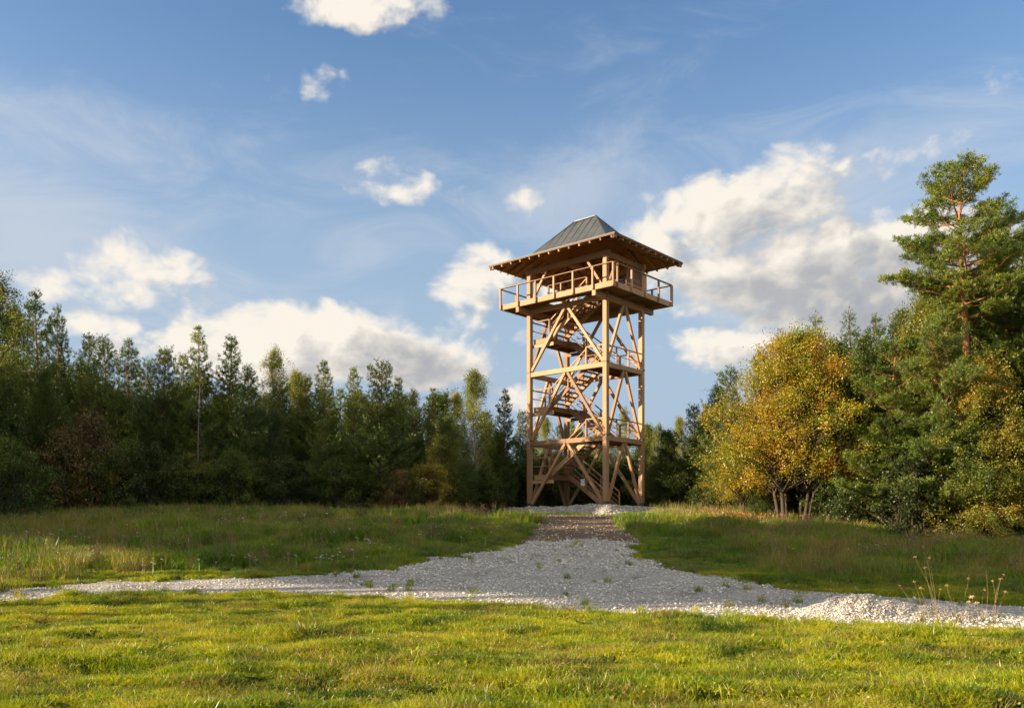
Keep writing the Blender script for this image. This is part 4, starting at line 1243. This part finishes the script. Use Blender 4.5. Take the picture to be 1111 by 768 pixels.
proto('bush', broadleaf(27, 3, 1.5, .1, 110, 130, (.03, .052), 4, 'bush', .28, .05), 3, 'bark', 'shrub', 'shrub')
proto('bushB', broadleaf(28, 3.4, 1.7, .15, 110, 120, (.03, .052), 5, 'bush', .30, .05), 3.4, 'bark', 'green', 'shrub')
proto('twiggy', broadleaf(29, 3.6, 1.5, .3, 120, 55, (.03, .05), 5, 'bush', .34, .05), 3.6, 'bark', 'twig', 'shrub')
proto('dead', conifer(30, 8, .9, 1.6, 'spruce', whorl=.42, nbr=4, tr=.07, bare=True), 8, 'bark_grey', 'twig', 'dead_spruce')
proto('giant', conifer(35, 15.5, 2.35, 9.3, 'old', whorl=.35, nbr=7, nb=12, nl=.14, w=.009, tr=.24), 15.5, 'bark_pine', 'pine', 'pine_tree')
proto('boughpine', conifer(34, 10, 3.0, .8, 'old', whorl=.52, nbr=6, nb=11, nl=.14, w=.010, tr=.20), 10, 'bark_pine', 'pine', 'pine_tree')
proto('shadepine', conifer(33, 14, 3.2, 7.0, 'old', whorl=.5, nbr=7, nb=4, nl=.2, w=.04, tr=.2), 14, 'bark_pine', 'pine', 'pine_tree')
PB_ = set()
def plant(key, x, y, H, label, cat, group=None, wide=1.0, rz=None):
    a, b, H0_, name = PR[key]
    o = bpy.data.objects.new(name, None); C.objects.link(o)
    s = H / H0_
    o.location = (x, y, float(hgt(x, y))); o.scale = (s * wide, s * wide, s)
    o.rotation_euler = (0, 0, random.uniform(0, 6.28) if rz is None else rz)
    if key in PB_:
        src = [bpy.data.objects[n_] for n_ in KIDS[key]]
        for sobj in src:
            c = sobj.copy(); C.objects.link(c); c.parent = o
    else:
        PB_.add(key)
        ks = [bpy.data.objects.new('trunk', q) for q in a] + [bpy.data.objects.new('crown', b)]
        for c in ks: C.objects.link(c); c.parent = o
        KIDS[key] = [c.name for c in ks]
    tag(o, label, cat, group)
    return o
KIDS = {}
def tree_px(key, px, top, Y, label, cat='tree', group=None, wide=1.0, rz=None):
    X = (px - W0 / 2) / FPX * Y
    H = (HOR - top) / FPX * Y + EYE - float(hgt(X, Y))
    return plant(key, X, Y, H, label, cat, group, wide, rz)
random.seed(5)
GL = 'trees along the left edge of the wood'
GR = 'trees along the right edge of the wood'
T = tree_px
T('aspen', -8, 292, 41, 'tall leafy green tree at the far left edge of the picture', 'tree', GL, 1.0)
T('birchB', 14, 330, 45, 'thin pale-leaved tree just right of the leafy tree at the far left', 'tree', GL, .8)
T('pineB', 42, 318, 44, 'dark narrow pine with a ragged top, tallest at the left end of the wood', 'pine tree', GL, .9)
T('pineB', 66, 335, 47, 'thin sparse pine behind the ragged pine at left', 'pine tree', GL, .7)
T('pineA', 92, 366, 47, 'green pine leaning against the sky under the low left cloud', 'pine tree', GL)
T('pineC', 114, 367, 50, 'dark pine second to the left of the paired pine tops', 'pine tree', GL, .8)
T('pineB', 142, 371, 49, 'dark pine with forked tip left of the tall spire', 'pine tree', GL, 1.0)
T('pineC', 179, 378, 48, 'broad dark pine left of the slim grey dead spruce', 'pine tree', GL, .9)
T('pineD', 214, 357, 48, 'slender pine spire behind the slim grey dead spruce', 'pine tree', GL, .9)
T('pineA', 247, 368, 49, 'golden-lit pine with orange upper bark right of the spire', 'pine tree', GL, .9)
T('pineC', 270, 398, 46, 'low dark pine between the golden pine and the tall pale birch', 'pine tree', GL, .8)
T('pineC', 330, 408, 51, 'dark pine behind the shorter birch', 'pine tree', GL, .8)
T('pineA', 198, 388, 52, 'green pine half behind the slender spire', 'pine tree', GL, .9)
T('pineC', 158, 392, 52, 'dark pine filling the dip right of the forked pine', 'pine tree', GL, .8)
T('pineA', 430, 412, 51, 'green pine behind the right side of the broad dark pine', 'pine tree', GL, .8)
T('birchB', 495, 425, 52, 'pale birch close behind the rounded golden-green birch', 'birch', GL, .8)
T('birchA', 297, 374, 50, 'tall pale yellow birch with sky showing through its crown', 'birch', GL, 1.0)
T('birchB', 322, 402, 52, 'shorter birch right of the tall pale yellow birch', 'birch', GL, .9)
T('pineA', 354, 395, 49, 'pine with upright twin tips left of the broad dark pine', 'pine tree', GL, .9)
T('pineA', 384, 401, 48, 'green pine pressed against the left side of the broad dark pine', 'pine tree', GL, .8)
T('pineC', 412, 393, 45, 'broad bushy dark pine, widest tree left of the tower', 'pine tree', GL, 1.05, 1.0)
T('birchA', 449, 420, 51, 'small yellow-green birch in the gap right of the broad dark pine', 'birch', GL, .9)
T('pineD', 472, 424, 52, 'small open pine between the two birches', 'pine tree', GL, .9)
T('birchB', 514, 401, 49, 'rounded golden-green birch, nearest birch to the tower', 'birch', GL, 1.05)
T('pineB', 547, 424, 50, 'dark pine between the golden-green birch and the tower', 'pine tree', GL, .9)
T('pineC', 568, 446, 55, 'pine directly behind the left post of the tower', 'pine tree', GL, .8)
T('birchB', 592, 452, 57, 'yellow-green birch seen through the tower frame at left', 'birch', GL, .8)
T('pineA', 622, 458, 58, 'pine seen through the middle of the tower frame', 'pine tree', GL, .8)
T('birchA', 650, 446, 60, 'birch behind the near post of the tower', 'birch', GL, .8)
T('birchA', 677, 440, 58, 'lit yellow birch seen through the right bay of the tower', 'birch', GL, .8)
T('dark', 480, 455, 47, 'round dark leafy tree under the two birches', 'tree', GL, .8)
T('dark', 542, 470, 52, 'low dark leafy tree beside the left foot of the tower', 'tree', GL, .8)
T('dark', 300, 450, 46, 'dark leafy tree under the tall pale yellow birch', 'tree', GL, .7)
T('dark', 130, 430, 46, 'dark leafy tree below the forked pine at left', 'tree', GL, .8)
T('aspen', 50, 400, 42, 'bright green leafy tree below the ragged pine at left', 'tree', GL, .9)
T('dead', 215, 402, 44.5, 'slim grey dead spruce with bare branches at the front of the wood', 'dead tree', None, .8)
T('dark', 230, 462, 46, 'dark leafy tree behind the slim grey dead spruce', 'tree', GL, .8)
T('pineC', 350, 455, 44.5, 'small dark pine at the foot of the twin-tipped pine', 'pine tree', GL, .9)
T('pineC', 505, 480, 45, 'small dark pine at the front below the golden-green birch', 'pine tree', GL, .9)
T('dark', 5, 420, 40, 'dark leafy tree filling the lower left corner of the wood', 'tree', GL, .8)
# right of the tower
T('birchA', 714, 458, 57, 'thin birch just right of the tower', 'birch', GR, .9)
T('birchB', 737, 452, 56, 'open birch second to the right of the tower', 'birch', GR, .8)
T('pineA', 728, 470, 58, 'small green pine behind the thin birches right of the tower', 'pine tree', GR, .9)
T('spruce', 760, 455, 52, 'small spruce between the thin birches and the dark pine', 'spruce', GR, 1.0)
T('pineC', 790, 400, 46, 'dark pine at the left shoulder of the orange maple', 'pine tree', GR, .95)
T('pineC', 826, 386, 47, 'dark pine behind the upper left of the orange maple', 'pine tree', GR, .8)
T('maple', 858, 366, 38.5, 'large autumn maple with orange and yellow leaves on several stems', 'maple', GR, 1.0, .4)
T('maple', 812, 458, 41.5, 'lower yellow maple joined to the left side of the large autumn maple', 'maple', GR, .95)
T('dark', 912, 415, 37.5, 'green leafy tree leaning against the right side of the orange maple', 'tree', GR, .9)
T('spruce', 889, 340, 45, 'spruce tip rising just behind the orange maple', 'spruce', GR, .9)
T('aspen', 902, 366, 41, 'yellow-green leafy tree at the right shoulder of the orange maple', 'tree', GR, .8)
T('spruce', 925, 336, 44, 'sharp spruce tip, second behind the orange maple', 'spruce', GR, .9)
T('pineB', 946, 345, 43, 'dark pine tip right of the two spruce tips', 'pine tree', GR, .9)
T('pineC', 930, 400, 40, 'dark pine close behind the right side of the orange maple', 'pine tree', GR, .9)
T('boughpine', 968, 372, 36, 'broad light-green pine with low spreading boughs left of the giant pine', 'pine tree', GR, 1.0, 2.2)
T('oak', 1004, 312, 38, 'tall oak with yellowing crown beside the bare upper trunk of the giant pine', 'oak', GR, .78)
T('giant', 1048, 180, 35, 'giant old pine with orange upper trunk, tallest tree in the picture', 'pine tree', None, 1.0, 2.0)
T('boughpine', 1092, 262, 37, 'tall full pine at the right edge behind the giant pine', 'pine tree', GR, .72, 4.0)
T('pineD', 1135, 215, 35, 'pine whose boughs enter at the top right edge of the picture', 'pine tree', GR, 1.25)
T('boughpine', 1024, 345, 34.5, 'mid-green pine right in front of the giant pine trunk', 'pine tree', GR, .72, 1.1)
T('oak', 1068, 388, 33.5, 'orange-leaved oak low in front of the giant pine', 'oak', GR, .95, 1.0)
T('dark', 1105, 420, 35, 'dark leafy tree at the right edge below the full pine', 'tree', GR, .8)
T('oak', 1112, 340, 38, 'oak with browning leaves deep at the right edge', 'oak', GR, .8)
T('dark', 960, 440, 39, 'dark leafy tree between the maple and the broad light-green pine', 'tree', GR, .8)
T('bush', 985, 492, 34.5, 'yellow-green shrub at the foot of the broad light-green pine', 'shrub', GR, 1.0)
T('aspen', 820, 470, 41, 'green leafy sapling under the left boughs of the orange maple', 'tree', GR, .8)
T('dark', 905, 376, 44, 'leafy tree filling the gap behind the right half of the orange maple', 'tree', GR, .9)
T('aspen', 938, 362, 42, 'tall leafy tree between the two spruce tips and the oak', 'tree', GR, 1.0)
T('aspen', 978, 335, 42, 'tall leafy tree close behind the left side of the tall oak', 'tree', GR, .9)
T('oak', 1040, 300, 40, 'oak filling the space behind the bare trunk of the giant pine', 'oak', GR, .85)
T('aspen', 1080, 270, 41, 'tall leafy tree behind the right boughs of the giant pine', 'tree', GR, .9)
T('pineC', 1120, 250, 39, 'dark pine at the very right edge behind the tall full pine', 'pine tree', GR, .8)
T('pineB', 800, 432, 52, 'dark pine low between the tower and the maple', 'pine tree', GR, .9)
T('pineC', 752, 440, 50, 'bushy dark pine rising between the thin birches and the pale birch', 'pine tree', GR, .9)
T('dark', 724, 468, 51, 'round dark leafy tree under the thin birches right of the tower', 'tree', GR, .9)
T('aspen', 778, 418, 49, 'green leafy tree close behind the lower yellow maple', 'tree', GR, .9)
T('pineB', 765, 448, 53, 'narrow dark pine behind the small spruce right of the tower', 'pine tree', GR, 1.0)
T('birchB', 768, 440, 52, 'pale birch left of the dark pine at the maple shoulder', 'birch', GR, .9)
T('pineA', 700, 462, 59, 'pine whose top shows beside the right post of the tower', 'pine tree', GR, .8)
# shrubs
SHL = 'shrubs at the foot of the wood left of the tower'
SHR = 'shrubs at the foot of the wood right of the tower'
S_ = lambda *a, **k: tree_px(*a, **k)
S_('bushB', 8, 480, 37.5, 'dark green shrub in the lower left corner of the wood', 'shrub', SHL, 1.0)
S_('twiggy', 62, 470, 42, 'brownish twiggy shrub below the bright green leafy tree', 'shrub', SHL, .9)
S_('twiggy', 100, 452, 43, 'pinkish dry shrub standing higher than its neighbours at left', 'shrub', SHL, .8)
S_('bush', 92, 490, 42.5, 'yellow-green shrub in front of the dry shrub at left', 'shrub', SHL, .9)
S_('bushB', 140, 480, 43, 'dark shrub right of the dry shrub at left', 'shrub', SHL, .9)
S_('bush', 168, 488, 43.5, 'yellowish shrub left of the slim dead spruce', 'shrub', SHL, .9)
S_('bushB', 200, 497, 44.5, 'dark shrub at the foot of the slim dead spruce', 'shrub', SHL, 1)
S_('bushB', 258, 492, 44.5, 'dark shrub right of the slim dead spruce', 'shrub', SHL, 1.1)
S_('bush', 312, 500, 44.5, 'shrub in the gap under the tall pale birch', 'shrub', SHL, 1.1)
S_('bushB', 372, 505, 44.5, 'low shrub under the left boughs of the broad dark pine', 'shrub', SHL, 1.2)
S_('twiggy', 430, 512, 44, 'low dry shrub under the right boughs of the broad dark pine', 'shrub', SHL, 1.1)
S_('bush', 463, 505, 44.5, 'low shrub right of the broad dark pine', 'shrub', SHL, 1.1)
S_('bushB', 520, 512, 48, 'dark low shrub left of the tower foot', 'shrub', SHL, 1.1)
S_('bushB', 558, 505, 53, 'dark low shrub behind the left post of the tower', 'shrub', SHL, 1.2)
S_('bushB', 600, 495, 56, 'shrub behind the left bay of the tower base', 'shrub', SHL, 1.3)
S_('bushB', 640, 497, 56, 'shrub behind the middle of the tower base', 'shrub', SHL, 1.3)
S_('bushB', 680, 500, 56, 'shrub behind the right bay of the tower base', 'shrub', SHL, 1.3)
S_('bush', 712, 505, 53, 'shrub right beside the tower pad', 'shrub', SHR, 1.1)
S_('bushB', 742, 505, 50, 'dark shrub behind the right end of the tower pad', 'shrub', SHR, 1.2)
S_('bush', 775, 515, 46, 'shrub at the left foot of the orange maple', 'shrub', SHR, 1.0)
S_('bush', 808, 512, 44, 'yellow-green shrub seen between the maple stems', 'shrub', SHR, .9)
S_('bushB', 840, 520, 43, 'dark shrub behind the stems of the orange maple', 'shrub', SHR, 1.0)
S_('bushB', 890, 515, 42, 'dark shrub right of the maple stems', 'shrub', SHR, 1.0)
S_('bush', 928, 505, 38, 'leafy shrub right of the orange maple at the meadow edge', 'shrub', SHR, 1.0)
S_('bushB', 985, 512, 36.5, 'green shrub below the broad light-green pine', 'shrub', SHR, 1.0)
S_('bush', 1020, 520, 35.5, 'yellowing shrub left of the giant pine foot', 'shrub', SHR, .9)
S_('twiggy', 1078, 520, 34, 'rusty dry shrub right of the giant pine foot', 'shrub', SHR, 1.0)
S_('bushB', 1110, 505, 34.5, 'dark shrub at the right edge of the picture', 'shrub', SHR, 1.0)
# the depth of the wood: nothing in the photograph tells these apart
def fill(rows, keys, hfun, lab, grp):
    for Y, x0, x1, stp in rows:
        x = x0 + random.uniform(0, stp)
        while x < x1:
            key = random.choice(keys); yy = Y + random.uniform(-1.5, 1.5)
            if not (42 < yy < 55 and -2 < x < 13):
                p_, l_, c_ = lab[key]
                plant(key, x, yy, hfun(x, yy) * random.uniform(.80, 1.04), l_, c_, p_, random.uniform(.85, 1.15))
            x += stp * random.uniform(.75, 1.25)
LAB = {'pineA': ('pines deep in the left wood', 'green pine half hidden in the shade behind the front row of trees', 'pine tree'),
       'pineC': ('dark pines deep in the wood', 'dark bushy pine half hidden in the shade behind the front row of trees', 'pine tree'),
       'dark': ('leafy trees deep in the wood', 'dark leafy tree half hidden in the shade behind the front row of trees', 'tree'),
       'aspen': ('tall leafy trees deep in the wood', 'upright leafy tree half hidden in the shade behind the front row of trees', 'tree'),
       'bushB': ('undergrowth deep in the wood', 'dark shrub in the undergrowth behind the front row of trees', 'shrub')}
hl = lambda x, y: float(np.interp(x / y * FPX + W0 / 2, [-200, 0, 120, 250, 480, 560, 700, 760, 820, 920, 1000, 1300], [215, 195, 180, 172, 148, 122, 112, 116, 150, 190, 215, 250])) * y / FPX - 1.0
fill([(50, -34, -3, 2.6), (55, -38, 0, 3.0), (62, -42, 46, 3.0), (70, -46, 52, 3.2)], ['pineA', 'pineC', 'pineC', 'dark'], hl, LAB, None)
fill([(41, 15, 30, 2.2), (45, 12, 34, 2.8), (51, 14, 38, 3.0), (56, 10, 42, 3.0)], ['pineC', 'dark', 'dark', 'pineA'], hl, LAB, None)
fill([(48, -32, -3, 1.7), (53, -34, 0, 2.0), (58, -34, 14, 2.2), (66, -40, 44, 2.4), (44, 11, 30, 1.8), (49, 11, 34, 2.0), (38.5, 17, 27, 1.8)], ['bushB'], lambda x, y: random.uniform(2.2, 3.6), LAB, None)
# the wood goes on outside the frame on the left; its shade falls over the track
SHADE_HI = [(-33, 10.2, 20.5), (-36, 11.6, 20.5), (-32.5, 12.6, 19), (-35.5, 14.2, 18), (-32, 15.2, 17), (-38, 13.0, 21), (-36.5, 17.0, 16.5), (-32.5, 17.8, 15.5), (-39, 16.5, 18),
            (-34.5, 19.4, 14.8), (-32, 20.6, 14), (-37.5, 20.6, 15.5), (-34.5, 22.4, 13.6), (-32, 23.6, 13), (-38, 23.6, 14.5)]
for (x, y, h_) in SHADE_HI:
    plant('shadepine', x, y, h_, 'high-crowned pine outside the left edge of the picture', 'pine tree', 'pines beyond the left edge', 1.0)
for i, y in enumerate(np.arange(25.5, 60, 1.9)):
    x = -35 - 2.5 * (i % 2) + random.uniform(-.8, .8) - max(0, (y - 45) * .15)
    plant(['pineC', 'dark', 'pineA'][i % 3], x, y, 9.9 + random.uniform(-1.2, 1.2) + 1.5 * float(sst(36, 27, y)), LAB[['pineC', 'dark', 'pineA'][i % 3]][1], 'tree' if i % 3 == 1 else 'pine tree', LAB[['pineC', 'dark', 'pineA'][i % 3]][0], 1.0)

# ------------------------------------------------------------------ dried flower stalks at the right end of the gravel
def stalks(px, Y, items, label, mh='head'):
    """items: (top px, top py, head size) measured for one plant rooted at px"""
    X = (px - W0 / 2) / FPX * Y; z = float(hgt(X, Y)) + max(0, float(heap_h(X, Y)) if abs(X - HX) < 3 and abs(Y - HY) < 1 else 0)
    root = empty('dried_flower', (X, Y, z))
    for (tx, ty, hs_, dy) in items:
        top = np.array([(tx - px) / FPX * Y, dy, EYE + (HOR - ty) / FPX * (Y + dy) - z])
        q = np.linspace(0, 1, 7)[:, None]
        base = np.array([random.uniform(-.03, .03), random.uniform(-.03, .03), -.03])
        path = base + (top - base) * q + np.array([top[0] * -.18 + random.uniform(-.05, .05), 0, .03]) * np.sin(q * np.pi) + np.array([random.uniform(-.015, .015), 0, 0]) * np.sin(q * np.pi * 3)
        g_ = Geo(); tube(g_, path, .0036 * (1 - .45 * q[:, 0]), 5)
        link('stem', g_.mesh('stem', True), M['stem'], root)
        # head: an upturned cup of dry rays with seeds
        g2 = Geo(); r = np.random.default_rng(int(tx * 7 + ty)); n = 34
        V = []; F = []
        for i in range(n):
            a = r.uniform(0, 6.28); ph = r.uniform(.1, 1.15); d = np.array([math.cos(a) * math.sin(ph), math.sin(a) * math.sin(ph), math.cos(ph)])
            s = np.cross(d, r.normal(size=3)); s /= np.linalg.norm(s); tip = path[-1] + d * hs_ * r.uniform(.8, 1.15); k = len(V)
            V += [path[-1] - s * .001, path[-1] + s * .001, tip]; F.append((k, k + 1, k + 2, k + 2))
            for _ in range(2):
                o_ = tip + r.normal(size=3) * hs_ * .1; k = len(V); e = r.normal(size=(3, 3)) * hs_ * .17
                V += [o_ + e[0], o_ + e[1], o_ + e[2]]; F.append((k, k + 1, k + 2, k + 2))
        F3 = np.array(F)[:, :3]
        me = mesh_np('seed_head', np.array(V), F3, False)
        link('seed_head', me, M[mh], root)
    g3 = Geo()
    V, F = blades(16, .05, .10, .30, .012, .5, .6, 3, np.random.default_rng(int(px)))
    link('basal_leaves', mesh_np('basal_leaves', V, F, False), M['drygrass'], root)
    return tag(root, label, 'dried flower')
stalks(1018, 14.3, [(1004, 594, .030, .1), (1007, 606, .028, -.05), (1006, 617, .034, .08), (990, 605, .028, -.1), (1022, 640, .022, .05)], 'tallest dried flower with several upright stalks at the right of the gravel heap')
stalks(1000, 14.6, [(979, 636, .024, .1), (992, 632, .028, 0), (997, 639, .034, -.08)], 'short dried flower leaning left of the tallest stalks')
stalks(1040, 14.4, [(1029, 636, .032, .05), (1049, 628, .026, -.05)], 'dried flower forking in two just right of the tallest stalks')
stalks(1056, 14.2, [(1055, 649, .045, .0), (1064, 655, .038, .1), (1048, 654, .032, -.1)], 'broad pale seed heads low between the taller dried flowers', 'headp')
stalks(1068, 14.5, [(1070, 620, .010, .0), (1070, 641, .034, .06)], 'thin bent dried stalk with one rusty head at its middle')
stalks(1078, 14.3, [(1077, 631, .026, .0), (1089, 629, .034, .1), (1085, 624, .02, -.1), (1091, 643, .03, .0)], 'dried flower with four heads nearest the right edge')
stalks(852, 17.0, [(856, 634, .022, .0), (866, 636, .022, .1), (849, 641, .020, .0)], 'small pinkish flower standing on the gravel left of the heap', 'pinkpetal')
stalks(902, 16.0, [(902, 631, .018, .0), (904, 640, .020, .1)], 'small single flower rising behind the crest of the gravel heap', 'pinkpetal')
stalks(929, 16.2, [(928, 638, .024, .0), (932, 640, .020, .1)], 'small flower on the right shoulder of the gravel heap', 'pinkpetal')

# a drift of orange fallen leaves and rusty herbs under the left boughs of the maple
def leafbit():
    V = []; F = []
    for i in range(26):
        c = rng.normal(size=3) * np.array([.16, .16, .0]) + np.array([0, 0, rng.uniform(.05, .55)]); u = rng.normal(size=3); u /= np.linalg.norm(u); w = np.cross(u, [.2, .1, 1.]); w /= np.linalg.norm(w); k = len(V)
        V += [c - u * .035, c + w * .022, c + u * .035, c - w * .022]; F.append((k, k + 1, k + 2, k + 3))
    return mesh_np('rusty_herb', np.array(V), np.array(F), smooth=False)
lc = protos('rusty_herb', [leafbit() for _ in range(3)], M['litter'])
ax_, ay_ = 9.6, 38.0
x = ax_ + rng.normal(size=130) * 1.0; y = ay_ + rng.normal(size=130) * .7
scatter('rusty_herbs', lc, 3, np.stack([x, y, hgt(x, y)], -1), rng.uniform(0, 6.28, len(x)), rng.uniform(.6, 1.1, len(x)), None,
        'patch of rusty orange low herbs in the meadow before the maple', 'undergrowth')

# dark rosette weeds among the lawn grass
def rosette(n):
    V = []; F = []
    for i in range(n):
        a = rng.uniform(0, 6.28); l = rng.uniform(.05, .12); e = rng.uniform(.15, 1.0); w = l * .16
        d = np.array([math.cos(a) * math.cos(e), math.sin(a) * math.cos(e), math.sin(e)]); sd = np.array([-math.sin(a), math.cos(a), 0]); k = len(V)
        m_ = d * l * .55; tp = d * l + np.array([0, 0, -.25 * l])
        o = np.array([rng.normal() * .03, rng.normal() * .03, .0])
        V += [o, o + m_ + sd * w, o + tp, o + m_ - sd * w]; F.append((k, k + 1, k + 2, k + 3))
    return mesh_np('rosette', np.array(V), np.array(F), smooth=False)
M['weed'] = leaf_mat('weed_leaves', [(0, (.03, .06, .012)), (.5, (.07, .11, .015)), (.9, (.16, .17, .02)), (1, (.24, .13, .04))], .3, big=2.0)
wc = protos('rosette', [rosette(28) for _ in range(4)], M['weed'])
N = 9000
y = 6.4 + 14.5 * rng.power(1.3, N); x = rng.uniform(-1, 1, N) * (.6 * y + .6)
k_ = clear_of(x, y, -.02) & (rng.uniform(0, 1, N) < np.clip(.12 - 1.6 * bumps(x * 1.9 + 3, y * 2.6 + 1), .03, 1)) & (y < np.interp(x, [-12, -4, 4, 8], [21, 19, 15.5, 15]))
x, y = x[k_], y[k_]
scatter('lawn_weeds', wc, 4, np.stack([x, y, hgt(x, y) + .005], -1), rng.uniform(0, 6.28, len(x)), rng.uniform(.7, 1.4, len(x)), None,
        'low dark broad-leaved weeds growing between the lawn grass', 'weeds')

def seedweed():
    V = []; F = []
    h = rng.uniform(.55, .85)
    for q in range(3):
        lx, ly = rng.normal() * .08, rng.normal() * .08; hh = h * rng.uniform(.75, 1); k = len(V)
        V += [(lx * .2 - .006, ly * .2, 0), (lx * .2 + .006, ly * .2, 0), (lx, ly, hh)]; F.append((k, k + 1, k + 2))
        for i in range(26):
            t_ = rng.uniform(.5, 1.02); c = np.array([lx * (.2 + .8 * t_), ly * (.2 + .8 * t_), hh * t_]) + rng.normal(size=3) * np.array([.03, .03, .015]); e = rng.normal(size=(3, 3)) * .014; k = len(V)
            V += [c + e[0], c + e[1], c + e[2]]; F.append((k, k + 1, k + 2))
    return mesh_np('seed_weed', np.array(V), np.array(F), smooth=False)
M['seedweed'] = plain('brown_seed_spikes', (.12, .07, .035), (.30, .21, .11))
sc_ = protos('seed_weed', [seedweed() for _ in range(4)], M['seedweed'])
N = 3600
y = rng.uniform(20, 47, N); x = rng.uniform(-1, 1, N) * (.6 * y + 1)
k_ = clear_of(x, y, -.6) & (poly_dist(PATH, x, y) < -.9) & (rng.uniform(0, 1, N) < np.clip(.2 + 1.3 * bumps(x * .5 + 12, y * .7), .03, 1)) & ~((x > .5) & (x < 8)) & (y > np.interp(x, [0, 6, 20], [20, 24, 22]))
x, y = x[k_], y[k_]
scatter('seed_weeds', sc_, 4, np.stack([x, y, hgt(x, y)], -1), rng.uniform(0, 6.28, len(x)), rng.uniform(.6, 1.15, len(x)), None,
        'brown seed spikes of dock and mugwort standing in the meadow', 'weeds')
